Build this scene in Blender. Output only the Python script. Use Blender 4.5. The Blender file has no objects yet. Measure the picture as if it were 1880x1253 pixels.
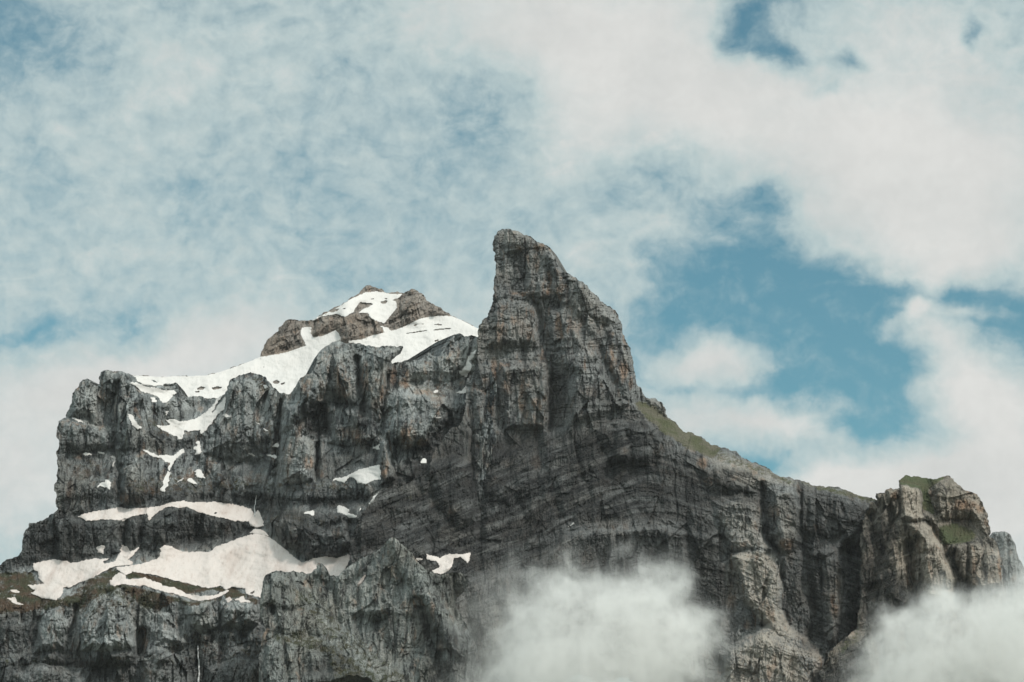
import bpy, math, random
import numpy as np

# ------------------------------------------------------------------ camera, sky, sun, exposure
SC = bpy.context.scene
COL = SC.collection
PITCH = math.radians(17.0)
FPX = 4200.0                      # focal length in photograph pixels (1880 wide)
CAM = np.array([0.0, 0.0, 2.0])
cam_data = bpy.data.cameras.new("camera")
cam_data.sensor_width = 36.0
cam_data.lens = 36.0 * FPX / 1880.0
cam_data.clip_start = 1.0
cam_data.clip_end = 60000.0
cam = bpy.data.objects.new("camera", cam_data)
cam.location = CAM
cam.rotation_euler = (math.pi / 2 + PITCH, 0, 0)
COL.objects.link(cam)
SC.camera = cam

SUN_EL, SUN_AZ = math.radians(47), math.radians(47)   # azimuth: to the right of straight behind the camera
sun_dir = np.array([math.sin(SUN_AZ) * math.cos(SUN_EL), -math.cos(SUN_AZ) * math.cos(SUN_EL), math.sin(SUN_EL)])
sd = bpy.data.lights.new("sun", 'SUN')
sd.energy = 2.1
sd.angle = math.radians(7.0)
sd.color = (1.0, 0.925, 0.85)
sun = bpy.data.objects.new("sun", sd)
import mathutils
sun.rotation_euler = mathutils.Vector(sun_dir).to_track_quat('Z', 'Y').to_euler()
COL.objects.link(sun)

SC.view_settings.view_transform = 'Standard'
SC.view_settings.look = 'None'
SC.view_settings.exposure = 0.0
SC.view_settings.gamma = 1.0
SC.view_settings.use_curve_mapping = False
SC.render.engine = 'CYCLES'
SC.cycles.max_bounces = 8
SC.cycles.diffuse_bounces = 3
SC.cycles.volume_bounces = 8
SC.cycles.volume_step_rate = 1.0
SC.cycles.volume_max_steps = 256
SC.cycles.use_denoising = True

RIGHT = (1, 0, 0)
UP = (0, -math.sin(PITCH), math.cos(PITCH))
FWD = (0, math.cos(PITCH), math.sin(PITCH))


class NT:
    """small helper for node trees"""
    def __init__(self, nt):
        self.nt = nt; self.n = nt.nodes; self.l = nt.links
        self.n.clear()

    def add(self, kind, **kw):
        nd = self.n.new(kind)
        for k, v in kw.items():
            setattr(nd, k, v)
        return nd

    def link(self, a, b):
        self.l.new(a, b)

    def put(self, sock, v):
        if isinstance(v, bpy.types.NodeSocket):
            self.l.new(v, sock)
        else:
            sock.default_value = v

    def math(self, op, a, b=0.0, c=0.0, clamp=False):
        nd = self.add('ShaderNodeMath', operation=op, use_clamp=clamp)
        self.put(nd.inputs[0], a); self.put(nd.inputs[1], b); self.put(nd.inputs[2], c)
        return nd.outputs[0]

    def vmath(self, op, a, b=(0, 0, 0)):
        nd = self.add('ShaderNodeVectorMath', operation=op)
        self.put(nd.inputs[0], a); self.put(nd.inputs[1], b)
        return nd.outputs['Value'] if op in ('DOT_PRODUCT', 'LENGTH') else nd.outputs[0]

    def scalev(self, a, s):
        nd = self.add('ShaderNodeVectorMath', operation='MULTIPLY')
        self.put(nd.inputs[0], a); nd.inputs[1].default_value = s
        return nd.outputs[0]

    def noise(self, vec, scale=1.0, detail=4.0, rough=0.5, dist=0.0, color=False):
        nd = self.add('ShaderNodeTexNoise')
        self.put(nd.inputs['Vector'], vec)
        nd.inputs['Scale'].default_value = scale
        nd.inputs['Detail'].default_value = detail
        nd.inputs['Roughness'].default_value = rough
        nd.inputs['Distortion'].default_value = dist
        return nd.outputs['Color' if color else 0]

    def maprange(self, v, a, b, c=0.0, d=1.0, smooth=True):
        nd = self.add('ShaderNodeMapRange', interpolation_type='SMOOTHSTEP' if smooth else 'LINEAR')
        self.put(nd.inputs[0], v)
        for i, x in enumerate((a, b, c, d)):
            self.put(nd.inputs[1 + i], x)
        return nd.outputs[0]

    def mix(self, f, a, b, blend='MIX'):
        nd = self.add('ShaderNodeMix', data_type='RGBA', blend_type=blend)
        self.put(nd.inputs[0], f); self.put(nd.inputs[6], a); self.put(nd.inputs[7], b)
        return nd.outputs[2]

    def blob(self, vec, loc, rad, rot=0.0, amp=1.0):
        """soft ellipsoid: amp at its middle, nought at its rim"""
        mp = self.add('ShaderNodeMapping', vector_type='TEXTURE')
        self.put(mp.inputs['Vector'], vec)
        mp.inputs['Location'].default_value = loc
        mp.inputs['Rotation'].default_value = (0, 0, rot)
        mp.inputs['Scale'].default_value = rad
        g = self.add('ShaderNodeTexGradient', gradient_type='SPHERICAL')
        self.link(mp.outputs[0], g.inputs[0])
        return self.maprange(g.outputs['Fac'], 0.0, 1.0, 0.0, amp)


def build_world():
    w = bpy.data.worlds.new("World")
    SC.world = w
    w.use_nodes = True
    t = NT(w.node_tree)
    out = t.add('ShaderNodeOutputWorld')
    bg = t.add('ShaderNodeBackground')
    t.link(bg.outputs[0], out.inputs[0])
    tc = t.add('ShaderNodeTexCoord')
    d = tc.outputs['Generated']
    sky = t.add('ShaderNodeTexSky', sky_type='NISHITA', sun_disc=False)
    sky.sun_elevation = SUN_EL
    sky.sun_rotation = math.pi - SUN_AZ
    sky.air_density = 1.0; sky.dust_density = 0.6; sky.ozone_density = 1.5
    skyc = t.mix(1.0, sky.outputs[0], (0.80, 1.27, 1.04, 1), 'MULTIPLY')
    skyc = t.scalev(skyc, (0.090,) * 3)
    # the cloud cover as a function of direction: tangent-plane coordinates about one fixed bearing
    f = t.math('MAXIMUM', t.vmath('DOT_PRODUCT', d, FWD), 0.12)
    u = t.math('DIVIDE', t.vmath('DOT_PRODUCT', d, RIGHT), f)
    v = t.math('DIVIDE', t.vmath('DOT_PRODUCT', d, UP), f)
    cmb = t.add('ShaderNodeCombineXYZ')
    t.link(t.math('MULTIPLY_ADD', u, FPX / 1000, 0.94), cmb.inputs[0])
    t.link(t.math('MULTIPLY_ADD', v, -FPX / 1000, 0.6265), cmb.inputs[1])
    p = cmb.outputs[0]
    wn = t.noise(p, 4.0, 3.0, 0.55, color=True)
    wo = t.scalev(t.vmath('SUBTRACT', wn, (0.5, 0.5, 0.5)), (0.15, 0.12, 0.0))
    wn2 = t.noise(p, 14.0, 4.0, 0.6, color=True)
    wo2 = t.scalev(t.vmath('SUBTRACT', wn2, (0.5, 0.5, 0.5)), (0.055, 0.045, 0.0))
    q = t.vmath('ADD', t.vmath('ADD', p, wo), wo2)
    acc = None
    for (x, y, rx, ry, rot, a) in CLOUDS:
        b = t.blob(q, (x, y, 0), (rx, ry, 10.0), math.radians(rot), a)
        acc = b if acc is None else t.math('ADD', acc, b)
    n1 = t.noise(t.scalev(q, (1.0, 1.25, 1)), 7.0, 6.0, 0.55)
    n2 = t.noise(t.scalev(q, (1.0, 1.2, 1)), 22.0, 5.0, 0.55)
    n4 = t.noise(p, 30.0, 6.0, 0.62, 0.3)
    nn = t.math('MULTIPLY_ADD', t.math('SUBTRACT', n1, 0.5), 0.85, t.math('MULTIPLY', t.math('SUBTRACT', n2, 0.5), 1.45))
    nn = t.math('MULTIPLY_ADD', t.math('SUBTRACT', n4, 0.5), 0.6, nn)
    mw_ = t.add('ShaderNodeMapping'); t.link(p, mw_.inputs[0])
    mw_.inputs['Rotation'].default_value = (0, 0, math.radians(24)); mw_.inputs['Scale'].default_value = (5.5, 13.0, 1)
    wisp = t.noise(mw_.outputs[0], 1.0, 7, 0.62, 0.9)
    nn = t.math('ADD', nn, t.maprange(wisp, 0.46, 0.80, 0.0, 0.42))
    nn = t.math('MULTIPLY', nn, t.maprange(acc, 0.25, 1.0, 1.0, 0.30))
    cov = t.math('ADD', t.math('ADD', t.math('MAXIMUM', acc, -1.05), 0.60), nn)
    m = t.maprange(cov, -0.55, 1.08, 0.0, 1.0)
    thick = t.maprange(cov, 0.75, 1.9, 0.0, 1.0)
    n3 = t.noise(q, 3.2, 4.0, 0.5)
    c_thin = (0.500, 0.600, 0.605, 1)
    lump = t.maprange(n4, 0.3, 0.7, 0.975, 1.02)
    c_thick = t.mix(t.maprange(n3, 0.3, 0.7), (0.640, 0.652, 0.635, 1), (0.745, 0.745, 0.72, 1))
    cc = t.mix(thick, c_thin, c_thick)
    # unseen clouds near the veiled sun, brightened to add fill light on the rock
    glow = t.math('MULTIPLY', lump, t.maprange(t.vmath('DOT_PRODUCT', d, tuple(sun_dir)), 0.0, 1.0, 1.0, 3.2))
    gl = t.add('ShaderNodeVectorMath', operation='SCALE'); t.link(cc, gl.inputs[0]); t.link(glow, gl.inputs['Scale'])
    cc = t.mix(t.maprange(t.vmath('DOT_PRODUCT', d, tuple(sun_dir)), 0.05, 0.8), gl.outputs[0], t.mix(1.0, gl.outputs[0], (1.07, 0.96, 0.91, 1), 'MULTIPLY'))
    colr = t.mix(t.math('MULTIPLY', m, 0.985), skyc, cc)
    # below the horizon: dim valley haze
    dz = t.vmath('DOT_PRODUCT', d, (0, 0, 1))
    colr = t.mix(t.maprange(dz, -0.06, 0.02, 1.0, 0.0), colr, (0.13, 0.14, 0.12, 1))
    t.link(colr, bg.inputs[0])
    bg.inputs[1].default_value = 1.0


# cloud banks of the sky: x, y, radii (thousandths of the tangent plane), turn, cover added or taken away
CLOUDS = [
    (1.425, 0.44, 0.09, 0.09, 10, -0.55), (1.33, 0.40, 0.10, 0.06, 0, -0.3),
    (1.27, 0.52, 0.15, 0.09, 20, -0.45), (1.72, 0.545, 0.19, 0.032, 4, -0.85), (1.60, 0.60, 0.10, 0.10, 0, -0.5), (1.20, 0.57, 0.08, 0.07, 0, -0.35), (1.66, 0.70, 0.07, 0.10, 0, -0.5),
    (1.21, 0.625, 0.11, 0.09, 0, -0.5), (1.34, 0.585, 0.20, 0.045, 0, -0.45), (1.34, 0.712, 0.22, 0.02, 4, -0.4), (1.46, 0.70, 0.10, 0.05, 0, -0.5), (1.36, 0.855, 0.12, 0.045, 15, -0.5),
    (1.15, 0.04, 0.50, 0.26, 0, 0.85), (1.22, 0.17, 0.40, 0.20, 15, 0.8), (0.90, 0.02, 0.42, 0.17, -5, 0.5),
    (1.55, 0.27, 0.42, 0.21, 18, 1.0), (1.72, 0.36, 0.33, 0.25, 10, 0.8), (1.66, 0.08, 0.30, 0.20, 0, 0.75),
    (1.85, 0.25, 0.25, 0.30, 0, 0.45), (1.48, 0.44, 0.16, 0.12, -20, 0.5), (1.66, 0.475, 0.20, 0.10, 0, 0.55),
    (1.82, 0.47, 0.15, 0.09, 0, 0.5), (1.05, 0.27, 0.16, 0.17, -30, 0.55),
    (1.365, 0.055, 0.075, 0.085, 30, -1.45), (1.41, 0.00, 0.13, 0.045, 0, -0.8), (1.425, 0.105, 0.075, 0.045, 20, -1.2), (1.44, 0.05, 0.12, 0.10, 0, -0.5), (1.50, 0.13, 0.14, 0.07, 15, -0.35),
    (1.55, 0.112, 0.06, 0.036, 10, -0.95), (1.51, 0.17, 0.05, 0.03, 0, -0.7), (1.785, 0.055, 0.026, 0.055, 0, -1.0),
    (1.41, 0.365, 0.075, 0.055, 10, -1.1),
    (1.53, 0.65, 0.36, 0.24, 10, -1.3), (1.45, 0.53, 0.22, 0.13, 20, -0.7), (1.84, 0.56, 0.17, 0.10, 10, -0.9),
    (1.36, 0.46, 0.17, 0.16, 0, -0.42), (1.18, 0.34, 0.20, 0.11, -15, -0.34), (1.25, 0.56, 0.20, 0.16, 0, -0.25),
    (1.62, 0.75, 0.14, 0.14, 0, -0.55), (1.38, 0.845, 0.17, 0.08, 15, -0.65), (1.86, 0.63, 0.07, 0.13, 0, -0.5),
    (0.93, 0.19, 0.19, 0.13, -15, -0.40), (0.84, 0.28, 0.20, 0.10, 0, -0.28), (0.88, 0.16, 0.10, 0.07, 0, -0.2),
    (0.56, 0.37, 0.20, 0.12, 0, -0.25), (0.66, 0.50, 0.16, 0.09, 0, -0.25), (0.33, 0.335, 0.15, 0.065, 0, -0.30),
    (0.01, 0.07, 0.16, 0.17, 0, -0.62), (0.16, 0.12, 0.16, 0.10, 20, -0.36), (0.08, 0.31, 0.13, 0.09, 0, -0.18),
    (0.07, 0.615, 0.15, 0.042, 4, -0.75), (0.25, 0.615, 0.13, 0.075, 8, -0.70), (0.62, 0.10, 0.12, 0.10, 0, -0.18),
    (0.31, 0.11, 0.20, 0.11, 0, 0.50), (0.24, 0.22, 0.24, 0.17, 0, 0.22), (0.53, 0.10, 0.14, 0.08, 0, 0.25),
    (0.02, 0.84, 0.34, 0.26, 0, 1.0), (0.35, 0.665, 0.34, 0.115, -6, 0.95), (0.20, 0.73, 0.30, 0.10, 0, 0.7),
    (0.85, 0.60, 0.20, 0.12, 0, 0.45), (0.46, 0.60, 0.18, 0.09, -20, 0.5), (0.15, 0.46, 0.40, 0.12, 0, 0.1),
    (1.315, 0.665, 0.165, 0.055, 3, 1.5), (1.28, 0.765, 0.20, 0.06, 8, 0.9), (1.46, 0.785, 0.19, 0.05, 10, 1.0), (1.40, 0.76, 0.16, 0.04, 14, 0.5), (1.55, 0.745, 0.12, 0.022, -14, 0.6),
    (1.26, 0.82, 0.12, 0.06, 0, 0.45), (1.36, 0.72, 0.2, 0.04, 5, 0.4),
    (1.765, 0.66, 0.13, 0.16, -25, 1.0), (1.82, 0.76, 0.20, 0.16, 0, 1.2), (1.63, 0.88, 0.34, 0.10, -4, 1.35),
    (1.80, 0.95, 0.40, 0.20, 0, 1.3), (1.79, 0.57, 0.15, 0.022, 6, 0.75), (1.665, 0.60, 0.12, 0.026, -42, 0.9), (1.72, 0.60, 0.09, 0.05, 20, 0.7), (1.71, 0.53, 0.05, 0.09, 30, 0.6),
    (1.52, 0.90, 0.18, 0.06, 0, 0.6), (1.10, 0.50, 0.14, 0.10, 0, 0.25), (1.18, 0.42, 0.13, 0.05, 0, 0.3),
]
build_world()

# ------------------------------------------------------------------ small numeric tools
ST = 1.0                          # lattice step, in photograph pixels


def ray_points(px, py, Y):
    xc = (px - 940.0) / FPX
    yc = (626.5 - py) / FPX
    dy = math.cos(PITCH) - yc * math.sin(PITCH)
    dz = math.sin(PITCH) + yc * math.cos(PITCH)
    k = Y / dy
    return CAM[0] + xc * k, CAM[1] + Y, CAM[2] + dz * k


def _hash(ix, iy, seed):
    h = (ix.astype(np.uint32) * np.uint32(374761393) + iy.astype(np.uint32) * np.uint32(668265263)
         + np.uint32((seed * 2246822519) & 0xffffffff))
    h = (h ^ (h >> np.uint32(13))) * np.uint32(1274126177)
    h = (h ^ (h >> np.uint32(16))) * np.uint32(2654435761)
    return h ^ (h >> np.uint32(15))


def rnd(ix, iy, seed):
    return _hash(ix, iy, seed).astype(np.float32) / np.float32(4294967295.0)


def perlin(x, y, seed):
    x = x.astype(np.float32); y = y.astype(np.float32)
    x0 = np.floor(x); y0 = np.floor(y)
    fx = x - x0; fy = y - y0
    ix = x0.astype(np.int64); iy = y0.astype(np.int64)
    ux = fx * fx * fx * (fx * (fx * 6 - 15) + 10)
    uy = fy * fy * fy * (fy * (fy * 6 - 15) + 10)

    def g(i, j):
        a = rnd(ix + i, iy + j, seed) * np.float32(2 * math.pi)
        return np.cos(a) * (fx - i) + np.sin(a) * (fy - j)
    a = g(0, 0); b = g(1, 0); c = g(0, 1); e = g(1, 1)
    r = a + ux * (b - a)
    s = c + ux * (e - c)
    return (r + uy * (s - r)) * np.float32(1.5)


def fbm(x, y, octv, seed, gain=0.5):
    t = 0; a = 1.0; n = 0
    for o in range(octv):
        t = t + a * perlin(x * 2 ** o + 17.3 * o, y * 2 ** o - 9.1 * o, seed + o)
        n += a; a *= gain
    return t / n * 1.4


def ridged(x, y, octv, seed, gain=0.5):
    t = 0; a = 1.0; n = 0
    for o in range(octv):
        r = 1.0 - np.abs(perlin(x * 2 ** o + 5.7 * o, y * 2 ** o + 3.3 * o, seed + o))
        t = t + a * r * r
        n += a; a *= gain
    return t / n


def blocks(x, y, seed):
    """cells: a random level, tilted facets, distance to the cell's edge"""
    x0 = np.floor(x).astype(np.int64); y0 = np.floor(y).astype(np.int64)
    f1 = np.full(x.shape, 9.0, np.float32); f2 = f1.copy()
    lev = np.zeros(x.shape, np.float32); tx = lev.copy(); ty = lev.copy()
    for j in (-1, 0, 1):
        for i in (-1, 0, 1):
            cx = x0 + i; cy = y0 + j
            dx = x - (cx + rnd(cx, cy, seed)); dy = y - (cy + rnd(cx, cy, seed + 1))
            d = dx * dx + dy * dy
            c = d < f1
            f2 = np.where(c, f1, np.minimum(f2, d))
            f1 = np.where(c, d, f1)
            l = rnd(cx, cy, seed + 2) - 0.5
            lev = np.where(c, l + (rnd(cx, cy, seed + 3) - 0.5) * dx * 1.3 + (rnd(cx, cy, seed + 4) - 0.5) * dy * 1.3, lev)
    return lev, np.sqrt(f2) - np.sqrt(f1)


def smooth(x, a, b):
    t = np.clip((x - a) / (b - a), 0, 1)
    return t * t * (3 - 2 * t)


def box(a, r, axis):
    if r < 1:
        return a
    pad = [(0, 0), (0, 0)]; pad[axis] = (r + 1, r)
    c = np.cumsum(np.pad(a, pad, mode='edge'), axis=axis, dtype=np.float64)
    n = a.shape[axis]
    hi = np.take(c, np.arange(2 * r + 1, 2 * r + 1 + n), axis=axis)
    lo = np.take(c, np.arange(0, n), axis=axis)
    return ((hi - lo) / (2 * r + 1)).astype(np.float32)


def blur(a, sx, sy=None):
    sy = sx if sy is None else sy
    for _ in range(2):
        a = box(a, int(round(sx / ST)), 1)
        a = box(a, int(round(sy / ST)), 0)
    return a


def roughen(pts, closed, amp, seed, step=2.2):
    """midpoint displacement of a traced line, so that no edge stays straight"""
    r = random.Random(seed)
    pts = [tuple(p) for p in pts]
    if closed:
        pts = pts + [pts[0]]
    out = [pts[0]]

    def sub(a, b):
        L = math.hypot(b[0] - a[0], b[1] - a[1])
        if L <= step:
            out.append(b); return
        k = r.uniform(-1, 1) * amp * L ** 0.85
        m = ((a[0] + b[0]) / 2 - (b[1] - a[1]) / L * k, (a[1] + b[1]) / 2 + (b[0] - a[0]) / L * k)
        sub(a, m); sub(m, b)
    for a, b in zip(pts[:-1], pts[1:]):
        sub(a, b)
    return np.array(out[:-1] if closed else out, np.float64)


def inside(poly, xs, ys):
    P = np.asarray(poly, np.float64); Q = np.roll(P, -1, axis=0)
    res = np.zeros((len(ys), len(xs)), bool)
    for k, y in enumerate(ys):
        c = (P[:, 1] > y) != (Q[:, 1] > y)
        if not c.any():
            continue
        a = P[c]; b = Q[c]
        xx = np.sort(a[:, 0] + (y - a[:, 1]) / (b[:, 1] - a[:, 1]) * (b[:, 0] - a[:, 0]))
        res[k] = (np.searchsorted(xx, xs) % 2) == 1
    return res


def seg_dist(px, py, pts, signed=False):
    best = np.full(px.shape, 1e9, np.float32); sg = np.zeros(px.shape, np.float32)
    for (ax, ay), (bx, by) in zip(pts[:-1], pts[1:]):
        vx, vy = bx - ax, by - ay
        L2 = vx * vx + vy * vy + 1e-9
        t = np.clip(((px - ax) * vx + (py - ay) * vy) / L2, 0, 1)
        dx = px - (ax + t * vx); dy = py - (ay + t * vy)
        d = dx * dx + dy * dy
        c = d < best
        best = np.where(c, d, best)
        if signed:
            sg = np.where(c, np.sign(vx * (py - ay) - vy * (px - ax)), sg)
    return (np.sqrt(best), sg) if signed else np.sqrt(best)


def snap(px, py, loop):
    """nearest point of a closed line"""
    loops = loop if isinstance(loop, list) else [loop]
    A = np.concatenate([np.asarray(l) for l in loops]); B = np.concatenate([np.roll(np.asarray(l), -1, axis=0) for l in loops])
    V = B - A; L2 = (V ** 2).sum(1) + 1e-9
    ox = px.copy(); oy = py.copy()
    for s in range(0, len(px), 2000):
        x = px[s:s + 2000, None]; y = py[s:s + 2000, None]
        t = np.clip(((x - A[:, 0]) * V[:, 0] + (y - A[:, 1]) * V[:, 1]) / L2, 0, 1)
        qx = A[:, 0] + t * V[:, 0]; qy = A[:, 1] + t * V[:, 1]
        k = ((qx - x) ** 2 + (qy - y) ** 2).argmin(1)
        r = np.arange(len(k))
        ox[s:s + 2000] = qx[r, k]; oy[s:s + 2000] = qy[r, k]
    return ox, oy


def make_mesh(name, co, quads, mat, color=None, smooth_shade=True):
    me = bpy.data.meshes.new(name)
    me.vertices.add(len(co)); me.vertices.foreach_set("co", co.astype(np.float32).ravel())
    nf = len(quads)
    me.loops.add(nf * 4); me.loops.foreach_set("vertex_index", quads.astype(np.int32).ravel())
    me.polygons.add(nf)
    me.polygons.foreach_set("loop_start", np.arange(0, nf * 4, 4, dtype=np.int32))
    me.polygons.foreach_set("use_smooth", np.full(nf, smooth_shade))
    me.update(calc_edges=True)
    me.validate()
    if color is not None:
        at = me.color_attributes.new("rock_and_shade", 'FLOAT_COLOR', 'POINT')
        at.data.foreach_set("color", color.astype(np.float32).ravel())
    me.materials.append(mat)
    o = bpy.data.objects.new(name, me)
    COL.objects.link(o)
    return o


def tag(o, label, cat, group=None, kind=None):
    o['label'] = label; o['category'] = cat
    if group: o['group'] = group
    if kind: o['kind'] = kind
    return o


class Massif:
    """one mass of rock: a traced outline with its own distance, relief, thickness and back"""
    def __init__(s, name, outline, sky, y0, steep=0.33, seed=1, edge=(11, 12), rough=0.16):
        s.name = name; s.outline = outline; s.sky = sky; s.seed = seed; s.edge = edge
        P = np.array(outline)
        s.i0 = int(math.floor(P[:, 0].min() / ST)) - 2; s.i1 = int(math.ceil(P[:, 0].max() / ST)) + 2
        s.j0 = int(math.floor(P[:, 1].min() / ST)) - 2; s.j1 = int(math.ceil(P[:, 1].max() / ST)) + 2
        s.xs = np.arange(s.i0, s.i1 + 1) * ST; s.ys = np.arange(s.j0, s.j1 + 1) * ST
        s.X, s.Y = [a.astype(np.float32) for a in np.meshgrid(s.xs, s.ys)]
        s.loop = roughen(outline, True, rough, seed * 7 + 3)
        z = lambda: np.zeros(s.X.shape, np.float32)
        s.S = z() + steep; s.B = z(); s.soft = z()
        s.rust = z(); s.dark = z(); s.veg = z(); s.pale = z()
        s.y0 = y0; s.fold = None; s.gain = 1.0
        s.wx = s.X + 5 * fbm(s.X / 28, s.Y / 40, 4, seed + 50, 0.6)
        s.wy = s.Y + 4.5 * fbm(s.X / 34, s.Y / 24, 4, seed + 60, 0.6)

    def sub(s, pts, m):
        P = np.array(pts)
        a = max(int((P[:, 0].min() - m) / ST) - s.i0, 0); b = min(int((P[:, 0].max() + m) / ST) - s.i0 + 2, s.X.shape[1])
        c = max(int((P[:, 1].min() - m) / ST) - s.j0, 0); d = min(int((P[:, 1].max() + m) / ST) - s.j0 + 2, s.X.shape[0])
        return slice(c, max(d, c)), slice(a, max(b, a))

    def rib(s, pts, w, a):
        """positive: a rib towards the viewer, negative: a gully"""
        k = s.sub(pts, w + 12)
        d = seg_dist(s.wx[k], s.wy[k], pts)
        t = np.clip(1 - d / w, 0, 1)
        s.B[k] -= a * s.gain * (t if a < 0 else t * (2 - t))

    def block(s, poly, a, e=14):
        k = s.sub(poly, 14)
        d, _ = seg_dist(s.wx[k], s.wy[k], list(poly) + [poly[0]], True)
        ins = s.poly_mask(poly, k)
        s.B[k] -= a * s.gain * np.where(ins, np.clip(d / e, 0, 1) ** 0.75, 0)

    def poly_mask(s, poly, k):
        x = s.wx[k]; y = s.wy[k]
        r = np.zeros(x.shape, bool)
        P = list(poly)
        for (ax, ay), (bx, by) in zip(P, P[1:] + P[:1]):
            if ay == by: continue
            c = ((ay > y) != (by > y)) & (x < (bx - ax) * (y - ay) / (by - ay) + ax)
            r ^= c
        return r

    def step(s, pts, a, w=3, reach=60):
        """a corner: the ground to the right of the line (walking down it) drops back by a"""
        k = s.sub(pts, reach)
        d, sg = seg_dist(s.wx[k], s.wy[k], pts, True)
        s.B[k] += a * np.where(sg < 0, np.clip(d / w, 0, 1), 0) * np.clip(1 - d / reach, 0, 1)

    def slope(s, poly, st, e=8, soft=1.0):
        k = s.sub(poly, 30)
        m = blur(s.poly_mask(poly, k).astype(np.float32), e)
        s.S[k] += (st - s.S[k]) * m
        s.soft[k] = np.maximum(s.soft[k], m * soft)

    def ledge(s, pts, w, st=1.5, soft=0.4):
        k = s.sub(pts, w * 2 + 12)
        d = seg_dist(s.wx[k], s.wy[k], pts)
        m = smooth(d, w * 1.3, w * 0.5)
        s.S[k] += (st - s.S[k]) * m
        s.soft[k] = np.maximum(s.soft[k], m * soft)

    def undercut(s, pts, w, a):
        """a cliff band that overhangs below the line"""
        k = s.sub(pts, w * 2 + 12)
        d = seg_dist(s.wx[k], s.wy[k], pts)
        m = smooth(d, w * 1.3, w * 0.4)
        s.S[k] -= a * m

    def paint(s, field, poly, v, e=8):
        k = s.sub(poly, 40)
        m = blur(s.poly_mask(poly, k).astype(np.float32), e)
        f = getattr(s, field)
        f[k] = np.maximum(f[k], m * v) if v > 0 else f[k] * (1 + v * m)

    def dab(s, field, x, y, rx, ry, v):
        k = s.sub([(x - rx, y - ry), (x + rx, y + ry)], 12)
        d = np.sqrt(((s.wx[k] - x) / rx) ** 2 + ((s.wy[k] - y) / ry) ** 2)
        f = getattr(s, field)
        f[k] = np.maximum(f[k], v * smooth(d, 1.1, 0.35))

    def finish(s, mat, snow=(), scale=1.0, amp=1.0, strata=1.0, dip=0.0, wave=1.0, pillar=1.0, thick=260.0, chunk=1.0):
        x, y, sd_ = s.X, s.Y, s.seed
        # snow lies where the ground leans back
        sm = np.zeros(x.shape, np.float32)
        for poly in snow:
            k = s.sub(poly, 20)
            sm[k] = np.maximum(sm[k], inside(poly, s.xs[k[1]], s.ys[k[0]]).astype(np.float32))
        sb = blur(sm, 4)
        s.S += (1.25 - s.S) * sb * (s.S < 1.25)
        s.soft = np.maximum(s.soft, np.clip(sb * 1.5, 0, 1))
        S = blur(s.S, 5, 1)
        lean = np.cumsum(S[::-1], axis=0)[::-1] * ST
        lean = lean + 0.55 * (blur(lean, 30, 3) - lean)
        B = s.B
        base = s.y0 + lean + B
        # relief
        q = 1.0 / scale
        ax = x + 6 * fbm(x / 85 * q, y / 130 * q, 3, sd_ + 1)
        az = y + dip * x + 7 * wave * fbm(x / 130 * q, y / 70 * q, 4, sd_ + 9)
        if s.fold is not None:
            az = az + s.fold(x, y)
        s.bed = az
        soft = np.clip(s.soft, 0, 1)
        hard = 1 - soft
        patch = smooth(fbm(x / 60 * q, y / 60 * q, 3, sd_ + 77), -0.5, 0.6)
        ay = y + 7 * wave * fbm(x / 130 * q, y / 70 * q, 4, sd_ + 9)
        d = np.zeros(x.shape, np.float32)
        d += pillar * hard * 7 * (0.62 - ridged(ax / 62 * q, ay / 260 * q, 2, sd_ + 11))
        d += pillar * hard * 4.5 * (0.6 - ridged(ax / 25 * q + 0.2 * fbm(x / 30, y / 50, 2, sd_ + 3), ay / 125 * q, 2, sd_ + 21)) * (0.5 + patch)
        d += pillar * hard * 3.2 * (0.6 - ridged(ax / 9.5 * q, ay / 60 * q, 2, sd_ + 31)) * (0.4 + patch)
        l0, e0 = blocks(ax / 46 * q, ay / 125 * q, sd_ + 37)
        d += (hard * 20 + soft * 4) * l0
        lc, ec = blocks(ax / 15 * q, ay / 88 * q, sd_ + 39)
        d += pillar * (hard * 13 + soft * 2) * lc + pillar * hard * 2.5 * smooth(ec, 0.10, 0.0)
        l1, e1 = blocks(ax / 20 * q, az / 42 * q, sd_ + 41)
        d += chunk * (hard * 9 + soft * 5) * l1 + hard * 2.0 * smooth(e1, 0.10, 0.0)
        l2, e2 = blocks(ax / 8.5 * q, az / 20 * q, sd_ + 47)
        d += chunk * (hard * 5.0 + soft * 2.5) * l2 + hard * 1.2 * smooth(e2, 0.14, 0.0)
        l3, e3 = blocks(ax / 4.6 * q, az / 7.5 * q, sd_ + 53)
        d += (hard * 2.2 + soft * 1.2) * l3
        # cracks: thin, deep, mostly upright
        ck = np.abs(perlin(ax / 15 * q + 0.5 * fbm(x / 14, y / 20, 2, sd_ + 131), az / 90 * q, sd_ + 133))
        d += pillar * hard * 5.5 * smooth(ck, 0.07, 0.0) * (0.25 + patch)
        ck = np.abs(perlin(ax / 6.5 * q + 0.4 * fbm(x / 8, y / 12, 2, sd_ + 141), az / 34 * q, sd_ + 143))
        d += pillar * hard * 2.4 * smooth(ck, 0.12, 0.0) * (0.25 + patch)
        ck = np.abs(perlin(ax / 60 * q, az / 10 * q, sd_ + 151))
        d += (hard + 0.35 * soft) * 3.0 * smooth(ck, 0.07, 0.0) * strata
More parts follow.
